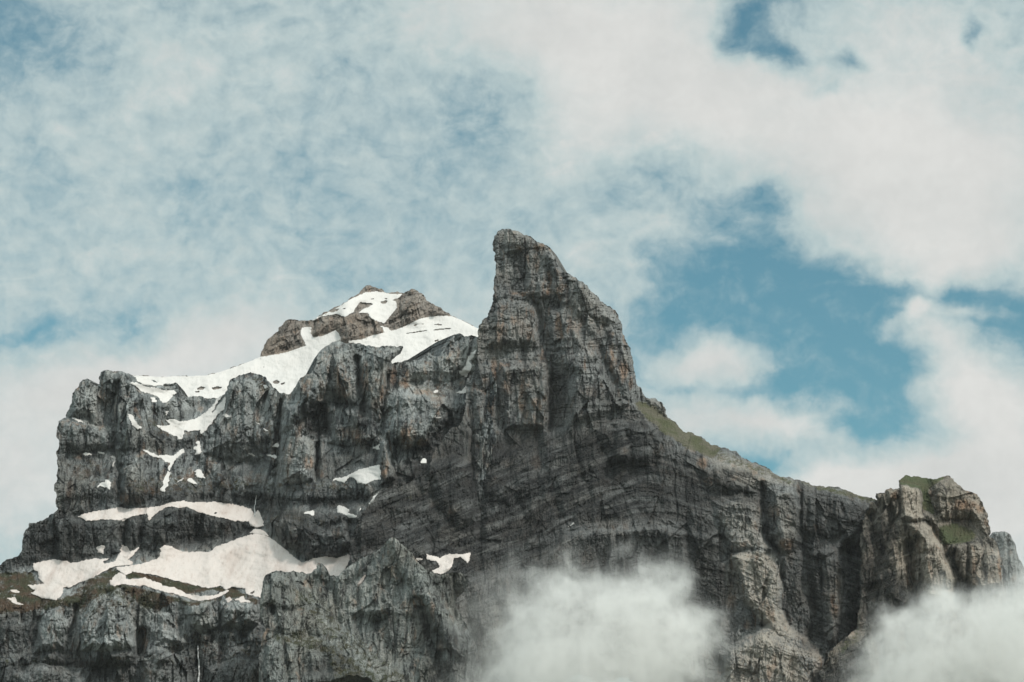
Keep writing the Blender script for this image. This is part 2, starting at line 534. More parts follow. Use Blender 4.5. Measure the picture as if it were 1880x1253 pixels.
        # bedding
        for th, am, sdd in ((34.0, 9.0, 3), (13.0, 5.2, 5), (5.6, 2.2, 7)):
            zz = az / (th * scale) + 0.7 * fbm(x / (th * 5), y / (th * 4), 3, sd_ + sdd)
            k0 = np.floor(zz); fr = zz - k0
            k0 = k0.astype(np.int64)
            r0 = rnd(k0, k0 * 0, sd_ + sdd); r1 = rnd(k0 + 1, k0 * 0, sd_ + sdd)
            d += strata * (hard + 0.24 * soft) * am * (r0 + (r1 - r0) * smooth(fr, 0.72, 1.0) - 0.5) * (0.1 + 1.15 * smooth(fbm(x / 70, az / 45, 3, sd_ + sdd + 90), -0.35, 0.5))
        d += (1.3 * hard + 1.3 * soft) * fbm(x / 9, y / 9, 3, sd_ + 71)
        # small runnels down the scree and slate
        d += soft * 6.0 * (0.6 - ridged((x + 0.25 * y) / 30 * q, y / 90 * q, 4, sd_ + 75)) + soft * 7 * fbm(x / 45, y / 30, 4, sd_ + 79)
        d += 5 * fbm(x / 120, y / 120, 2, sd_ + 73)
        snowless = 1 - np.clip(sb * 1.6, 0, 1)
        Yf = base + d * amp * (0.06 + 0.94 * snowless)
        # turn away towards the skyline
        ds = seg_dist(x, y, s.sky)
        w, R = s.edge
        t = np.clip(1 - ds / w, 0, 1)
        Yf = Yf + R * (1 - np.sqrt(np.clip(1 - t * t, 0, 1)))
        s.field = Yf.astype(np.float32)
        s.snowfield = blur(Yf, 3.5).astype(np.float32)
        # ---- mesh
        ins = inside(s.loop, s.xs, s.ys)
        cell = ins[:-1, :-1] | ins[1:, :-1] | ins[:-1, 1:] | ins[1:, 1:]
        used = np.zeros(ins.shape, bool)
        used[:-1, :-1] |= cell; used[1:, :-1] |= cell; used[:-1, 1:] |= cell; used[1:, 1:] |= cell
        out = used & ~ins
        X2 = x.astype(np.float64).copy(); Y2 = y.astype(np.float64).copy()
        X2[out], Y2[out] = snap(X2[out], Y2[out], s.loop)
        idx = np.full(ins.shape, -1, np.int64); idx[used] = np.arange(used.sum())
        jj, ii = np.nonzero(cell)
        quads = np.stack([idx[jj + 1, ii], idx[jj + 1, ii + 1], idx[jj, ii + 1], idx[jj, ii]], 1)
        px = X2[used]; py = Y2[used]; yy = s.field[used].astype(np.float64)
        co = np.stack(ray_points(px, py, yy), 1)
        # ---- the back, drawn in behind the outline
        e = np.concatenate([quads[:, [0, 1]], quads[:, [1, 2]], quads[:, [2, 3]], quads[:, [3, 0]]])
        key = np.sort(e, 1); key = key[:, 0] * len(co) + key[:, 1]
        _, first, cnt = np.unique(key, return_index=True, return_counts=True)
        be = e[first[cnt == 1]]
        bv = np.unique(be)
        mp = np.full(len(co), -1, np.int64)
        cx, cy = px.mean(), py.max()
        allco = [co]; n0 = len(co); prev = bv; prevmap = np.arange(len(co)); rings = []
        for T, sh, low in ((0.25, 0.02, 3), (0.7, 0.09, 14), (1.0, 0.25, 50)):
            bx = px[bv] + (cx - px[bv]) * sh; by = py[bv] + low
            ring = np.stack(ray_points(bx, by, yy[bv] + thick * T), 1)
            m2 = np.full(len(co), -1, np.int64); m2[bv] = np.arange(len(bv)) + n0
            rings.append(np.stack([prevmap[be[:, 0]], m2[be[:, 0]], m2[be[:, 1]], prevmap[be[:, 1]]], 1))
            allco.append(ring); n0 += len(bv); prevmap = m2
        quads = np.concatenate([quads] + rings)
        nb = n0 - len(co)
        col = np.stack([s.rust[used], s.dark[used], s.veg[used], s.pale[used]], 1)
        col = np.concatenate([col, np.tile(np.array([[0, 0.2, 0.1, 0]]), (nb, 1))])
        o = make_mesh(s.name, np.concatenate(allco), quads, mat, col)
        at = o.data.attributes.new("bed", 'FLOAT', 'POINT')
        at.data.foreach_set("value", np.concatenate([s.bed[used], np.zeros(nb)]).astype(np.float32))
        return o

    def snow(s, poly, mat, label, lift=2.0, name="snow_patch", group="snow patches on the rock ledges", cat="snow patch", rough=0.2, holes=()):
        sdn = int(abs(poly[0][0] * 13 + poly[0][1] * 7))
        k = s.sub(poly, 8)
        xg, yg = s.X[k], s.Y[k]
        ragged = rough * 11.0
        ox = ragged * (fbm(xg / 9, yg / 6, 4, sdn % 97, 0.6) + 0.7 * fbm(xg / 26, yg / 18, 2, sdn % 89))
        oy = ragged * 0.8 * (fbm(xg / 9, yg / 6, 4, sdn % 83 + 100, 0.6) + 0.5 * fbm(xg / 26, yg / 18, 2, sdn % 79 + 7))

        def test(P):
            r = np.zeros(xg.shape, bool)
            for (ax, ay), (bx, by) in zip(P, P[1:] + P[:1]):
                if ay == by: continue
                c = ((ay > yg + oy) != (by > yg + oy)) & (xg + ox < (bx - ax) * (yg + oy - ay) / (by - ay) + ax)
                r ^= c
            return r
        ins = test(list(poly))
        for h in holes:
            ins &= ~test(list(h))
        band = blur(ins.astype(np.float32), 3.5)
        ins &= ~((band < 0.86) & (fbm(xg / 4.5, yg / 2.6, 3, sdn % 61) > 0.46 + 0.5 * smooth(band, 0.4, 0.9)) & (ins.sum() > 700))
        if not ins.any():
            return None
        cell = (ins[:-1, :-1].astype(int) + ins[1:, :-1] + ins[:-1, 1:] + ins[1:, 1:]) >= 2
        used = np.zeros(ins.shape, bool)
        used[:-1, :-1] |= cell; used[1:, :-1] |= cell; used[:-1, 1:] |= cell; used[1:, 1:] |= cell
        X2 = xg.astype(np.float64); Y2 = yg.astype(np.float64)
        dep = blur(ins.astype(np.float32), 3)
        fld = np.minimum(s.snowfield[k], s.field[k] + 1.0) - 0.7 - lift * np.clip(dep, 0, 1)
        roll = (8.0 * fbm(s.X[k] / 60, s.Y[k] / 34, 3, 5) + 2.2 * fbm(s.X[k] / 15, s.Y[k] / 10, 3, 6)) * dep
        fld = np.minimum(fld + roll - 0.4, s.field[k] - 0.5 * np.clip(dep * 2, 0, 1))
        idx = np.full(ins.shape, -1, np.int64); idx[used] = np.arange(used.sum())
        jj, ii = np.nonzero(cell)
        q = np.stack([idx[jj + 1, ii], idx[jj + 1, ii + 1], idx[jj, ii + 1], idx[jj, ii]], 1)
        px = X2[used]; py = Y2[used]; yy = fld[used]
        co = np.stack(ray_points(px, py, yy), 1)
        # rim going back into the rock, so the patch has thickness
        e = np.concatenate([q[:, [0, 1]], q[:, [1, 2]], q[:, [2, 3]], q[:, [3, 0]]])
        key = np.sort(e, 1); key = key[:, 0] * len(co) + key[:, 1]
        _, first, cnt = np.unique(key, return_index=True, return_counts=True)
        be = e[first[cnt == 1]]; bv = np.unique(be)
        m2 = np.full(len(co), -1, np.int64); m2[bv] = np.arange(len(bv)) + len(co)
        ring = np.stack(ray_points(px[bv], py[bv], yy[bv] + 7.0), 1)
        q2 = np.stack([be[:, 0], m2[be[:, 0]], m2[be[:, 1]], be[:, 1]], 1)
        o = make_mesh(name, np.concatenate([co, ring]), np.concatenate([q, q2]), mat)
        return tag(o, label, cat, group)


# ------------------------------------------------------------------ materials
def material(name):
    m = bpy.data.materials.new(name)
    m.use_nodes = True
    t = NT(m.node_tree)
    out = t.add('ShaderNodeOutputMaterial')
    return m, t, out


def rock_material(name, light, mid, black, veg_col=(0.075, 0.085, 0.035, 1), streak=1.0, bedding=0.5, pale_col=(0.36, 0.37, 0.355, 1), brown=(0.105, 0.070, 0.042, 1)):
    m, t, out = material(name)
    bs = t.add('ShaderNodeBsdfPrincipled')
    bs.inputs['Roughness'].default_value = 0.93
    bs.inputs['Specular IOR Level'].default_value = 0.15
    t.link(bs.outputs[0], out.inputs[0])
    tc = t.add('ShaderNodeTexCoord'); P = tc.outputs['Object']
    at = t.add('ShaderNodeAttribute', attribute_name="rock_and_shade")
    sp = t.add('ShaderNodeSeparateColor'); t.link(at.outputs['Color'], sp.inputs[0])
    rust, dark, veg, pale = sp.outputs[0], sp.outputs[1], sp.outputs[2], at.outputs['Alpha']
    wob = t.scalev(t.vmath('SUBTRACT', t.noise(P, 0.03, 3, 0.5, color=True), (0.5, 0.5, 0.5)), (16, 16, 16))
    Pw = t.vmath('ADD', P, wob)
    s1 = t.noise(t.scalev(Pw, (0.16, 0.03, 0.018)), 1.0, 6, 0.62)          # water streaks down the walls
    s2 = t.noise(t.scalev(Pw, (0.45, 0.08, 0.05)), 1.0, 5, 0.6)
    ab = t.add('ShaderNodeAttribute', attribute_name="bed")                 # height along the folded beds
    sx = t.add('ShaderNodeSeparateXYZ'); t.link(P, sx.inputs[0])
    cb = t.add('ShaderNodeCombineXYZ')
    t.link(t.math('MULTIPLY', sx.outputs[0], 0.034), cb.inputs[0]); t.link(t.math('MULTIPLY', ab.outputs['Fac'], 0.17), cb.inputs[1])
    b1 = t.noise(cb.outputs[0], 1.0, 7, 0.66)                               # bedding
    m1 = t.noise(P, 0.022, 6, 0.6)
    f1 = t.noise(P, 0.28, 8, 0.68)
    s0 = t.noise(t.scalev(Pw, (0.085, 0.02, 0.011)), 1.0, 5, 0.6)
    # grey limestone, mottled
    tone = t.math('ADD', t.math('MULTIPLY', t.math('SUBTRACT', s1, 0.5), 0.85 * streak), t.math('MULTIPLY', t.math('SUBTRACT', m1, 0.5), 0.9))
    tone = t.math('ADD', tone, t.math('MULTIPLY', t.math('SUBTRACT', f1, 0.5), 0.6))
    tone = t.math('ADD', tone, t.math('MULTIPLY', t.math('SUBTRACT', b1, 0.5), bedding))
    tone = t.math('ADD', tone, t.math('MULTIPLY', t.math('SUBTRACT', s2, 0.5), 0.5 * streak))
    tone = t.math('ADD', tone, t.math('MULTIPLY', pale, 0.20))
    tone = t.math('SUBTRACT', tone, t.math('MULTIPLY', t.maprange(s0, 0.52, 0.70), 0.5 * streak))
    c = t.mix(t.maprange(tone, -0.36, 0.0), black, mid)
    c = t.mix(t.maprange(tone, 0.0, 0.30), c, light)
    # bluish and brownish drift
    c = t.mix(t.maprange(t.noise(P, 0.012, 4, 0.55), 0.44, 0.70, 0.0, 0.45), c, t.mix(1.0, c, (1.15, 1.0, 0.86, 1), 'MULTIPLY'))
    pm = t.math('MULTIPLY', pale, t.maprange(t.math('ADD', m1, t.math('MULTIPLY', t.math('SUBTRACT', f1, 0.5), 1.2)), 0.28, 0.62), clamp=True)
    c = t.mix(t.math('MULTIPLY', pm, 0.85), c, pale_col)
    # rust
    rn = t.noise(t.scalev(Pw, (0.11, 0.05, 0.035)), 1.0, 6, 0.6)
    rr = t.math('MULTIPLY', rust, t.maprange(rn, 0.36, 0.58), clamp=True)
    rs = t.maprange(t.noise(t.scalev(Pw, (0.07, 0.03, 0.022)), 1.0, 5, 0.55), 0.55, 0.72, 0.0, 0.6)
    rr = t.math('MAXIMUM', rr, t.math('MULTIPLY', rs, t.math('SUBTRACT', 1.0, dark, clamp=True)))
    rc = t.mix(t.maprange(f1, 0.3, 0.7), (0.22, 0.125, 0.075, 1), (0.40, 0.27, 0.185, 1))
    c = t.mix(t.math('MULTIPLY', rr, 0.85), c, rc)
    # dark wet slate, and the shade painted into recesses and left-facing walls
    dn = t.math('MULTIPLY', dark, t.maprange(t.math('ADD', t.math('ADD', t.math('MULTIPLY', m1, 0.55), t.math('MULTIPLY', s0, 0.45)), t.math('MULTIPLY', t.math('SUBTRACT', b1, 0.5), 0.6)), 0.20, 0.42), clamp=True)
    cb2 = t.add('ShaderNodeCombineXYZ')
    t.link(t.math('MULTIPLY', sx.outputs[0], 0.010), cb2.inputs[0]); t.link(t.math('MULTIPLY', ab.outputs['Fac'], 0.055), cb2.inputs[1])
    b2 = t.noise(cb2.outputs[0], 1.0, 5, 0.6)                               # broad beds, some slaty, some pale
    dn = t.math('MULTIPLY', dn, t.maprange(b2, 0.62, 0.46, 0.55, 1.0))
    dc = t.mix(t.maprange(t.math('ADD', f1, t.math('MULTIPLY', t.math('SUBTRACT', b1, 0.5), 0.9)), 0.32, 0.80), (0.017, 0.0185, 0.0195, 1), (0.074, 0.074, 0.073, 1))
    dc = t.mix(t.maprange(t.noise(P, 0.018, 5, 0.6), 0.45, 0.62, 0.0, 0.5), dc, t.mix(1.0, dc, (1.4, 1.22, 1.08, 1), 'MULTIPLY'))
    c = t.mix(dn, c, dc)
    # grass and brown turf
    vn = t.noise(P, 0.10, 6, 0.62)
    vn2 = t.noise(P, 0.45, 5, 0.65)
    vv = t.maprange(t.math('ADD', veg, t.math('ADD', t.math('MULTIPLY', t.math('SUBTRACT', vn, 0.5), 1.9), t.math('MULTIPLY', t.math('SUBTRACT', vn2, 0.5), 1.2))), 0.36, 0.80)
    vv = t.math('MULTIPLY', vv, t.math('MINIMUM', t.math('MULTIPLY', veg, 4.0), 1.0))
    vc = t.mix(t.maprange(t.noise(P, 0.03, 4, 0.5), 0.4, 0.62), veg_col, brown)
    vc = t.mix(t.maprange(f1, 0.3, 0.75), t.mix(1.0, vc, (0.6, 0.6, 0.6, 1), 'MULTIPLY'), vc)
    c = t.mix(vv, c, vc)
    t.link(c, bs.inputs['Base Color'])
    h = t.math('ADD', t.math('MULTIPLY', f1, 2.6), t.math('MULTIPLY', s2, 1.8 * streak))
    h = t.math('ADD', h, t.math('MULTIPLY', b1, 1.6 * bedding))
    h = t.math('ADD', h, t.math('MULTIPLY', t.noise(P, 0.9, 4, 0.6), 0.7))
    bp = t.add('ShaderNodeBump'); bp.inputs['Strength'].default_value = 0.9; bp.inputs['Distance'].default_value = 2.2
    t.link(h, bp.inputs['Height']); t.link(bp.outputs[0], bs.inputs['Normal'])
    return m


def snow_material(name, base, dirt, amount):
    m, t, out = material(name)
    bs = t.add('ShaderNodeBsdfPrincipled')
    bs.inputs['Roughness'].default_value = 0.75
    bs.inputs['Specular IOR Level'].default_value = 0.2
    t.link(bs.outputs[0], out.inputs[0])
    tc = t.add('ShaderNodeTexCoord'); P = tc.outputs['Object']
    n1 = t.noise(t.scalev(P, (0.03, 0.01, 0.012)), 1.0, 6, 0.6, 0.6)
    n2 = t.noise(t.scalev(P, (0.22, 0.06, 0.05)), 1.0, 5, 0.6, 0.4)
    n3 = t.noise(P, 0.5, 4, 0.6)
    f = t.math('ADD', t.math('MULTIPLY', t.maprange(n1, 0.45, 0.72), 0.7), t.math('MULTIPLY', t.maprange(n2, 0.52, 0.75), 0.6))
    c = t.mix(t.math('MULTIPLY', f, amount), base, dirt)
    c = t.mix(t.math('MULTIPLY', t.maprange(n3, 0.68, 0.8), 0.25 * amount), c, (0.25, 0.2, 0.17, 1))
    t.link(c, bs.inputs['Base Color'])
    h = t.math('ADD', t.math('MULTIPLY', n2, 1.2), t.math('MULTIPLY', n3, 0.4))
    bp = t.add('ShaderNodeBump'); bp.inputs['Strength'].default_value = 0.5; bp.inputs['Distance'].default_value = 1.6
    t.link(h, bp.inputs['Height']); t.link(bp.outputs[0], bs.inputs['Normal'])
    return m


M_TOWER = rock_material("tower_limestone", (0.325, 0.335, 0.33, 1), (0.195, 0.202, 0.200, 1), (0.070, 0.072, 0.073, 1), veg_col=(0.115, 0.122, 0.068, 1), pale_col=(0.42, 0.375, 0.32, 1), brown=(0.165, 0.155, 0.115, 1))
M_WALL = rock_material("grey_limestone", (0.375, 0.40, 0.40, 1), (0.205, 0.221, 0.222, 1), (0.050, 0.056, 0.060, 1), veg_col=(0.066, 0.070, 0.040, 1), pale_col=(0.40, 0.415, 0.40, 1), brown=(0.110, 0.074, 0.050, 1), streak=1.35, bedding=0.22)
M_PEAK = rock_material("brown_summit_rock", (0.38, 0.35, 0.315, 1), (0.235, 0.212, 0.19, 1), (0.115, 0.108, 0.10, 1), streak=0.5, bedding=0.9)  # darkest tone lifted: distance haze put into the rock colour
M_CRAG = rock_material("lichened_crag_rock", (0.34, 0.36, 0.345, 1), (0.200, 0.214, 0.205, 1), (0.060, 0.064, 0.063, 1), veg_col=(0.070, 0.078, 0.045, 1), bedding=0.2, brown=(0.09, 0.085, 0.055, 1), streak=1.2)
M_BUTT = rock_material("buttress_rock", (0.37, 0.335, 0.29, 1), (0.205, 0.190, 0.165, 1), (0.055, 0.053, 0.049, 1), veg_col=(0.105, 0.125, 0.066, 1), pale_col=(0.42, 0.37, 0.31, 1), brown=(0.12, 0.12, 0.07, 1))
M_SNOW = snow_material("clean_snow", (0.60, 0.582, 0.562, 1), (0.53, 0.50, 0.475, 1), 0.5)
M_OLD = snow_material("old_dusty_snow", (0.565, 0.515, 0.485, 1), (0.41, 0.34, 0.305, 1), 0.95)

# ------------------------------------------------------------------ THE SNOW, traced patch by patch
UPPER = {
 'col': [(242,690),(281,692),(319,692),(350,691.5),(378,690),(398,685),(434,673.6),(465.5,661),(478,656),(504,652),(529,647),(550,639),(562.5,635),(556,622.5),(552,615),(553.6,602),(571.5,602),(570,612),(575,620),(593,617.4),(616,607),(622,612),(630,640),(620,660),(600,690),(570,730),(530,745),(480,735),(400,745),(330,740),(280,735),(240,720),(230,700)],
 'summit': [(575,588),(585.5,581),(603,574),(624,562),(639,553),(657,543.5),(670,538),(690,536),(705.5,537.5),(716,540),(739,540.5),(726,551),(728.5,566),(718,579),(705.5,594.5),(690,589),(680,584),(675,574),(657,575),(664.7,569),(677,564),(685,558.7),(662,553.6),(654.5,564),(647,574),(634,581.7),(618.7,576.6),(606,579),(588,581.7),(579,588)],
 'dome': [(815,580),(830.6,581.5),(848.5,589),(866,598),(884,607),(895,640),(870,680),(820,690),(740,700),(690,680),(649,650),(639,626.4),(664.7,624),(680,617.4),(710.6,610),(731,604.7),(751.5,595.7),(772,585.5),(795,581.7)],
 'link': [(690,594),(701,600),(713,603),(718,608),(705,611),(700,600)],
}
WALLSNOW = {
 'finger': [(232,707),(245,701.7),(256,706),(270,711),(291,713),(302,718),(318,716),(324,722),(316.6,724.7),(312,733),(305,741),(296,736),(291,728.5),(270.6,722),(263,721),(253,713),(242.5,707)],
 'band': [(250,693),(262,694),(289,703),(300,704),(300,708),(281,709),(263,707),(252,700)],
 'basin': [(302.5,770.6),(321.7,770.6),(329,775.7),(357,769),(370,763),(385.5,750),(395.7,736),(402,728),(408,726),(398,741),(388,757),(392,757),(401,745),(415,727),(413,742),(410,752.7),(401,762),(383,783),(371,798),(366,790),(357,791),(346,793),(339.5,790),(337,803),(334.4,808),(325.5,807),(327,801),(318,799),(301,791),(283.4,779.6),(304,783),(314,779.6)],
 'arm': [(233.6,760.4),(242.5,761.7),(251.5,775.7),(260.4,786),(252.7,789.8),(241,775.7)],
 'dot_col': [(277,731),(287,730),(287,738.7),(279.5,738.7)],
 'chip': [(302.5,766),(303.8,755),(309,755),(305,763)],
 'left_sliver': [(130.7,767.5),(138,767.5),(147,772),(154.6,776),(146,775)],
 'dash_a': [(151.8,833),(159,831.5),(169,835),(157,837)],
 'dash_b': [(180,829.5),(191.7,831),(190,834),(183,833)],
 'hook': [(201,837.5),(208.5,837),(213.5,843),(208.5,857.5),(206,857),(210,845),(207,840.5)],
 'triangle': [(178.6,893.5),(183,888),(192,885),(194,881),(199,881),(203,888),(202,898),(193,895)],
 'ledge': [(258.7,823.5),(274,830),(288.7,836),(317,837),(329,830),(337.7,823.5),(338.5,830),(327,839.5),(318,849),(315,858.5),(310.5,865),(307.5,862),(313,850),(303,847),(298,841.5),(281.5,839.5)],
 'strip': [(309,865.7),(312.5,869),(309,883.6),(302,902.8),(293.4,901),(300.6,881),(304,872)],
 'twist': [(359,812),(366.5,810),(367.5,822.6),(370.5,830),(364,838),(357.5,834.5),(362,827),(354.5,823.8),(362,818)],
 'lobe': [(358,865.7),(365,861),(369,863),(377,880),(361.7,876.8)],
 'wedge': [(343.7,885),(345,879),(353,878.5),(364,890)],
 'sliver_b': [(327,886),(333,880),(338,877),(335,882)],
 'cap': [(408,762),(413,760.5),(423,764.6),(415.5,768.5)],
 'dash_c': [(468,774),(477.7,779.5),(475,780.5)],
 'dash_d': [(481.5,787),(486,787.5),(493,791.5),(487,791)],
 'bar': [(484,834),(492,836),(507.7,836.5),(506.5,842),(497,840)],
 'dash_e': [(456,832.5),(462,834),(466,838.5),(460,837)],
 'notch': [(498.7,819.6),(511.5,813.5),(511.5,823),(505,821)],
 'pip': [(482,707),(488,707),(492,712),(487,714.5)],
 'tower_slot': [(874,643.5),(871.5,653),(862,666),(869,673.6),(856,691.5),(847,690),(838,680),(848.5,682.5),(853.6,673.6),(864,647)],
 'spot': [(793.6,717),(804,715),(805,721),(797.4,722.5)],
 'crook': [(834,722),(848.5,717),(853.6,709),(858.7,709),(857,719.6),(846,722.5)],
 'smile': [(797,762),(801,766),(811,766.5),(804,768.5),(798,766)],
 'apron': [(608.5,882),(629,877),(652,867),(662,861.7),(680,858),(696.6,852.8),(698,881),(685,882),(672,890),(654.5,887),(653,878),(641.7,876.5),(631.5,886)],
 'crumb': [(684,823.5),(692,820),(697,817),(698,826)],
 'diagonal': [(676,925.5),(686,913),(696.6,904.5),(690,915),(681,925.5)],
 'pebble': [(555,943.8),(565,938.5),(576.6,937.5),(575,947.5),(566,944)],
 'shell': [(618.7,936),(621,929),(634,930.6),(641.7,936),(638,941),(646,944.5),(654.5,947),(652,951),(641.7,950.5),(629,943.4),(620,942)],
 'tick': [(656.5,938.5),(663.4,932.5),(661,937.5)],
 'upper_band': [(143,948.5),(155,944),(178.7,939.6),(220,932),(238,935),(268,932),(298,929),(312.7,923),(336.5,920),(351,923),(396,921.7),(417,926),(446.7,930.6),(461.6,935),(463,948.5),(457,959),(432,957),(408,951.5),(381,945.5),(357,936.6),(342.5,930),(327.6,933.6),(315.7,929),(298,936.6),(280,948.5),(272.5,957),(271,942.5),(262,944),(244,948),(234,951.5),(225,959),(214,954.5),(190.6,954),(161,957)],
 'fang': [(456.6,957),(465.5,946),(474.5,936),(478.5,943.4),(482,966),(468,969),(459,963)],
 'bridge': [(459,979),(468,970.5),(481,973),(495,984.5),(473,982.5)],
 'great': [(459,982),(473,981),(491,985.5),(506,994.4),(521.7,1007),(534.5,1017.4),(547,1029),(555,1034),(573,1026),(598,1022.5),(618.7,1025),(644,1018.7),(641.7,1027.6),(632,1048),(618,1075),(560,1085),(500,1085),(482,1100),(476,1097),(458.6,1093),(450,1088.5),(449.7,1081),(429,1078),(412.4,1082.5),(406.5,1075),(390,1079.5),(372,1078),(345.4,1070.6),(318.6,1066),(298,1058.7),(274,1054),(253,1051),(244,1051),(231,1055.7),(220,1049.7),(211.4,1042),(238,1039),(262,1035),(290,1026),(295,1014),(293,1008),(301,1001.5),(315.7,1003.6),(327.6,1011),(348.4,1014),(381,1014),(396,1005),(414,999),(435,990),(455.6,982.7)],
 'west': [(61,1035),(74.4,1032),(98,1026.5),(137,1034),(158,1029),(178.7,1026),(202.5,1026),(184.6,1032),(208.5,1030.4),(214.4,1026),(220,1015.5),(225,1002),(232,1003.6),(241,1014),(253,1005),(255,1007),(244,1020),(235,1027.4),(243,1031),(243,1036),(229,1039),(202.5,1042),(184.6,1052.7),(167,1061.7),(143,1072),(128,1079.5),(117.6,1079.5),(116,1085.5),(110,1094.4),(102.7,1102),(80.4,1099),(55,1088.5),(64,1085.5),(50.6,1075),(79,1073.6),(70,1061.7),(71.5,1049.7),(63,1048)],
 'blob': [(184.6,1000.6),(177,1006.6),(178.7,1014),(190.6,1020),(189,1012),(192,1002)],
 'lower_strip': [(202.5,1073.6),(199.5,1067.6),(211.4,1058.7),(220,1051),(229,1057),(231,1063),(250,1064.6),(268,1060),(283,1067.6),(303.8,1076.5),(330.6,1082.5),(342.5,1090),(369,1095),(396,1093),(417,1084),(421,1085.5),(411,1093),(390,1100),(363,1105),(348.4,1099),(321.6,1091.4),(286,1082.5),(265,1075),(253,1076.5),(235,1073.6),(220,1072),(211,1076.5)],
 'bit_a': [(18,1082),(28,1082),(38.7,1088.5),(27,1090.5)],
 'bit_b': [(13.4,1099.8),(27,1096),(30,1103),(43,1111.7),(29.8,1109.5)],
 'bit_c': [(412.4,1102),(423,1096),(427,1100),(421,1106)],
 'bit_d': [(432,1100),(447,1096),(450,1102),(463,1106),(444,1107)],
}
TOWERSNOW = {
 'saddle': [(783,1017.4),(807.6,1025),(823,1017.4),(846,1018.7),(865,1014.5),(858.7,1034),(846,1022.5),(833,1025),(830.6,1038),(824,1048),(810,1055),(792,1049),(805,1043),(807.6,1038),(800,1030),(783,1027)],
 'saddle_bit': [(764,1025),(772,1024.5),(776,1028),(767,1029)],
 'ledge_dot': [(772,850),(774.5,844),(781,842.5),(783,850.5)],
 'rim': [(1041,969),(1047,964),(1054,958.5),(1051,963)],
}
CRAGSNOW = {'groove': [(654.5,1073),(662,1063),(671,1055.5),(668,1064),(660,1072)]}

HOLES = {
 'dome': [[(736,614.5),(752,611),(770,608),(785,606.5),(783,608.5),(760,612)], [(790,606),(810,603.5),(830,602),(826,605),(800,607.5)], [(759,597.5),(764,595.5),(766,598.5),(760,600)], [(771,596),(777,594),(779,597)], [(793,597),(803,595),(812,595.5),(810,598.5)], [(797,626),(806,622.5),(805,627),(799,628.5)], [(806,631),(816,625),(824,619),(822,624.5),(812,631.5)], [(765,653),(773,651),(771,655.5)]],
 'summit': [[(698,555),(708,551.5),(713,554),(706,558.5),(698,557.5)], [(679,549.5),(687,548),(686,551)], [(702,549),(711,547.5),(708,550.5)], [(719,552),(728,548),(727,553.5)], [(605,573),(613,567),(623,567.5),(618,572.5),(609,575)], [(628,568),(634,565.5),(634,569.5)], [(716,538.5),(735,538.5),(730,541.5)]],
 'col': [[(500,701),(508,697.5),(514,701),(510,705.5),(502,704.5)], [(515,705),(524,701.5),(522,706.5),(516,707.5)], [(361,713),(370,709.5),(378,712),(372,716.5),(362,716)], [(388,713),(397,709.5),(409,711),(404,714.5),(392,716.5)], [(358,719),(367,717.5),(366,721.5),(360,721.5)], [(481,674),(486,673),(485,676)]],
 'upper_band': [[(392,942),(398,940.5),(399,943.5),(393,944.5)]],
 'west': [[(188,1031.5),(203,1030),(215,1028),(204,1033),(190,1034.5)], [(116,1079),(124,1077.5),(126,1082),(117,1083)]],
 'great': [[(457,1089),(467,1085.5),(462,1092)]],
}

# ------------------------------------------------------------------ FAR SNOWY SUMMIT
sky_a = [(195,689),(242,690),(281,692),(319,692),(350,691.5),(378,690),(398,685),(434,673.6),(465.5,661),(478,654.5),(482,643),(490,625),(501,616),(510,610),(511.5,602),(524,589),(537,587),(550,590),(567.6,589),(575,588),(585.5,580),(603,573),(624,561),(639,552),(654.5,542),(663,533),(671,525),(678.7,523.7),(689,527),(701.7,531),(705.5,536),(715.7,538),(741,539),(746,536),(756.6,530),(764,533),(772,538),(782,550),(788.5,555),(802.5,562.5),(820,574),(829,580),(848.5,588),(866,597),(877,604.7),(900,617)]
A = Massif("snowy_summit", sky_a + [(905,780),(195,780)], sky_a, 4420, 0.9, 11, edge=(3, 3), rough=0.2)
A.slope([(180,640),(480,640),(560,640),(640,600),(620,700),(540,760),(180,760)], 1.6, 14, 0.25)
A.slope([(640,640),(700,600),(800,570),(910,590),(910,760),(660,760)], 1.5, 12, 0.25)
A.slope([(575,595),(660,535),(745,535),(720,600),(680,590)], 1.3, 8, 0.25)
A.block([(478,660),(484,632),(512,598),(528,586),(552,592),(556,620),(564,636),(530,648)], 16, 16)
A.block([(716,600),(728,562),(745,538),(757,528),(775,540),(800,562),(822,578),(790,582),(750,596),(725,606)], 34, 30)
A.block([(575,615),(580,590),(640,578),(662,556),(690,560),(700,600),(716,612),(680,626),(618,628),(616,606)], 20, 16)
A.block([(617,628),(622,602),(660,592),(690,602),(704,612),(680,622),(650,630)], 9, 8)
A.rib([(757,528),(752,560),(770,585)], 22, 14)
A.rib([(668,588),(660,625)], 8, -8)
A.block([(655,543),(668,524),(690,526),(706,537),(690,537),(670,538)], 6, 6)
A.veg[:] = 0.06
A.rust[:] = 0.08
obj_A = A.finish(M_PEAK, list(UPPER.values()), 0.6, 1.25, strata=1.2, dip=0.3, pillar=0.6, thick=300)
tag(obj_A, "distant brown rocky summit capped with snow behind the grey cliffs", "mountain peak", None, 'structure')
A.snow(UPPER['col'], M_SNOW, "broad smooth snowfield curving along the skyline saddle left of the summit", 3, "snowfield", None, "snowfield", 0.05, holes=HOLES['col'])
A.snow(UPPER['summit'], M_SNOW, "bright snow cap just below the two topmost brown summits", 2, "snowfield", None, "snowfield", 0.12, holes=HOLES['summit'])
A.snow(UPPER['dome'], M_SNOW, "rounded snow dome between the brown summit and the rock tower", 3, "snowfield", None, "snowfield", 0.05, holes=HOLES['dome'])
A.snow(UPPER['link'], M_SNOW, "small snow link between the summit cap and the snow dome", 1.5)

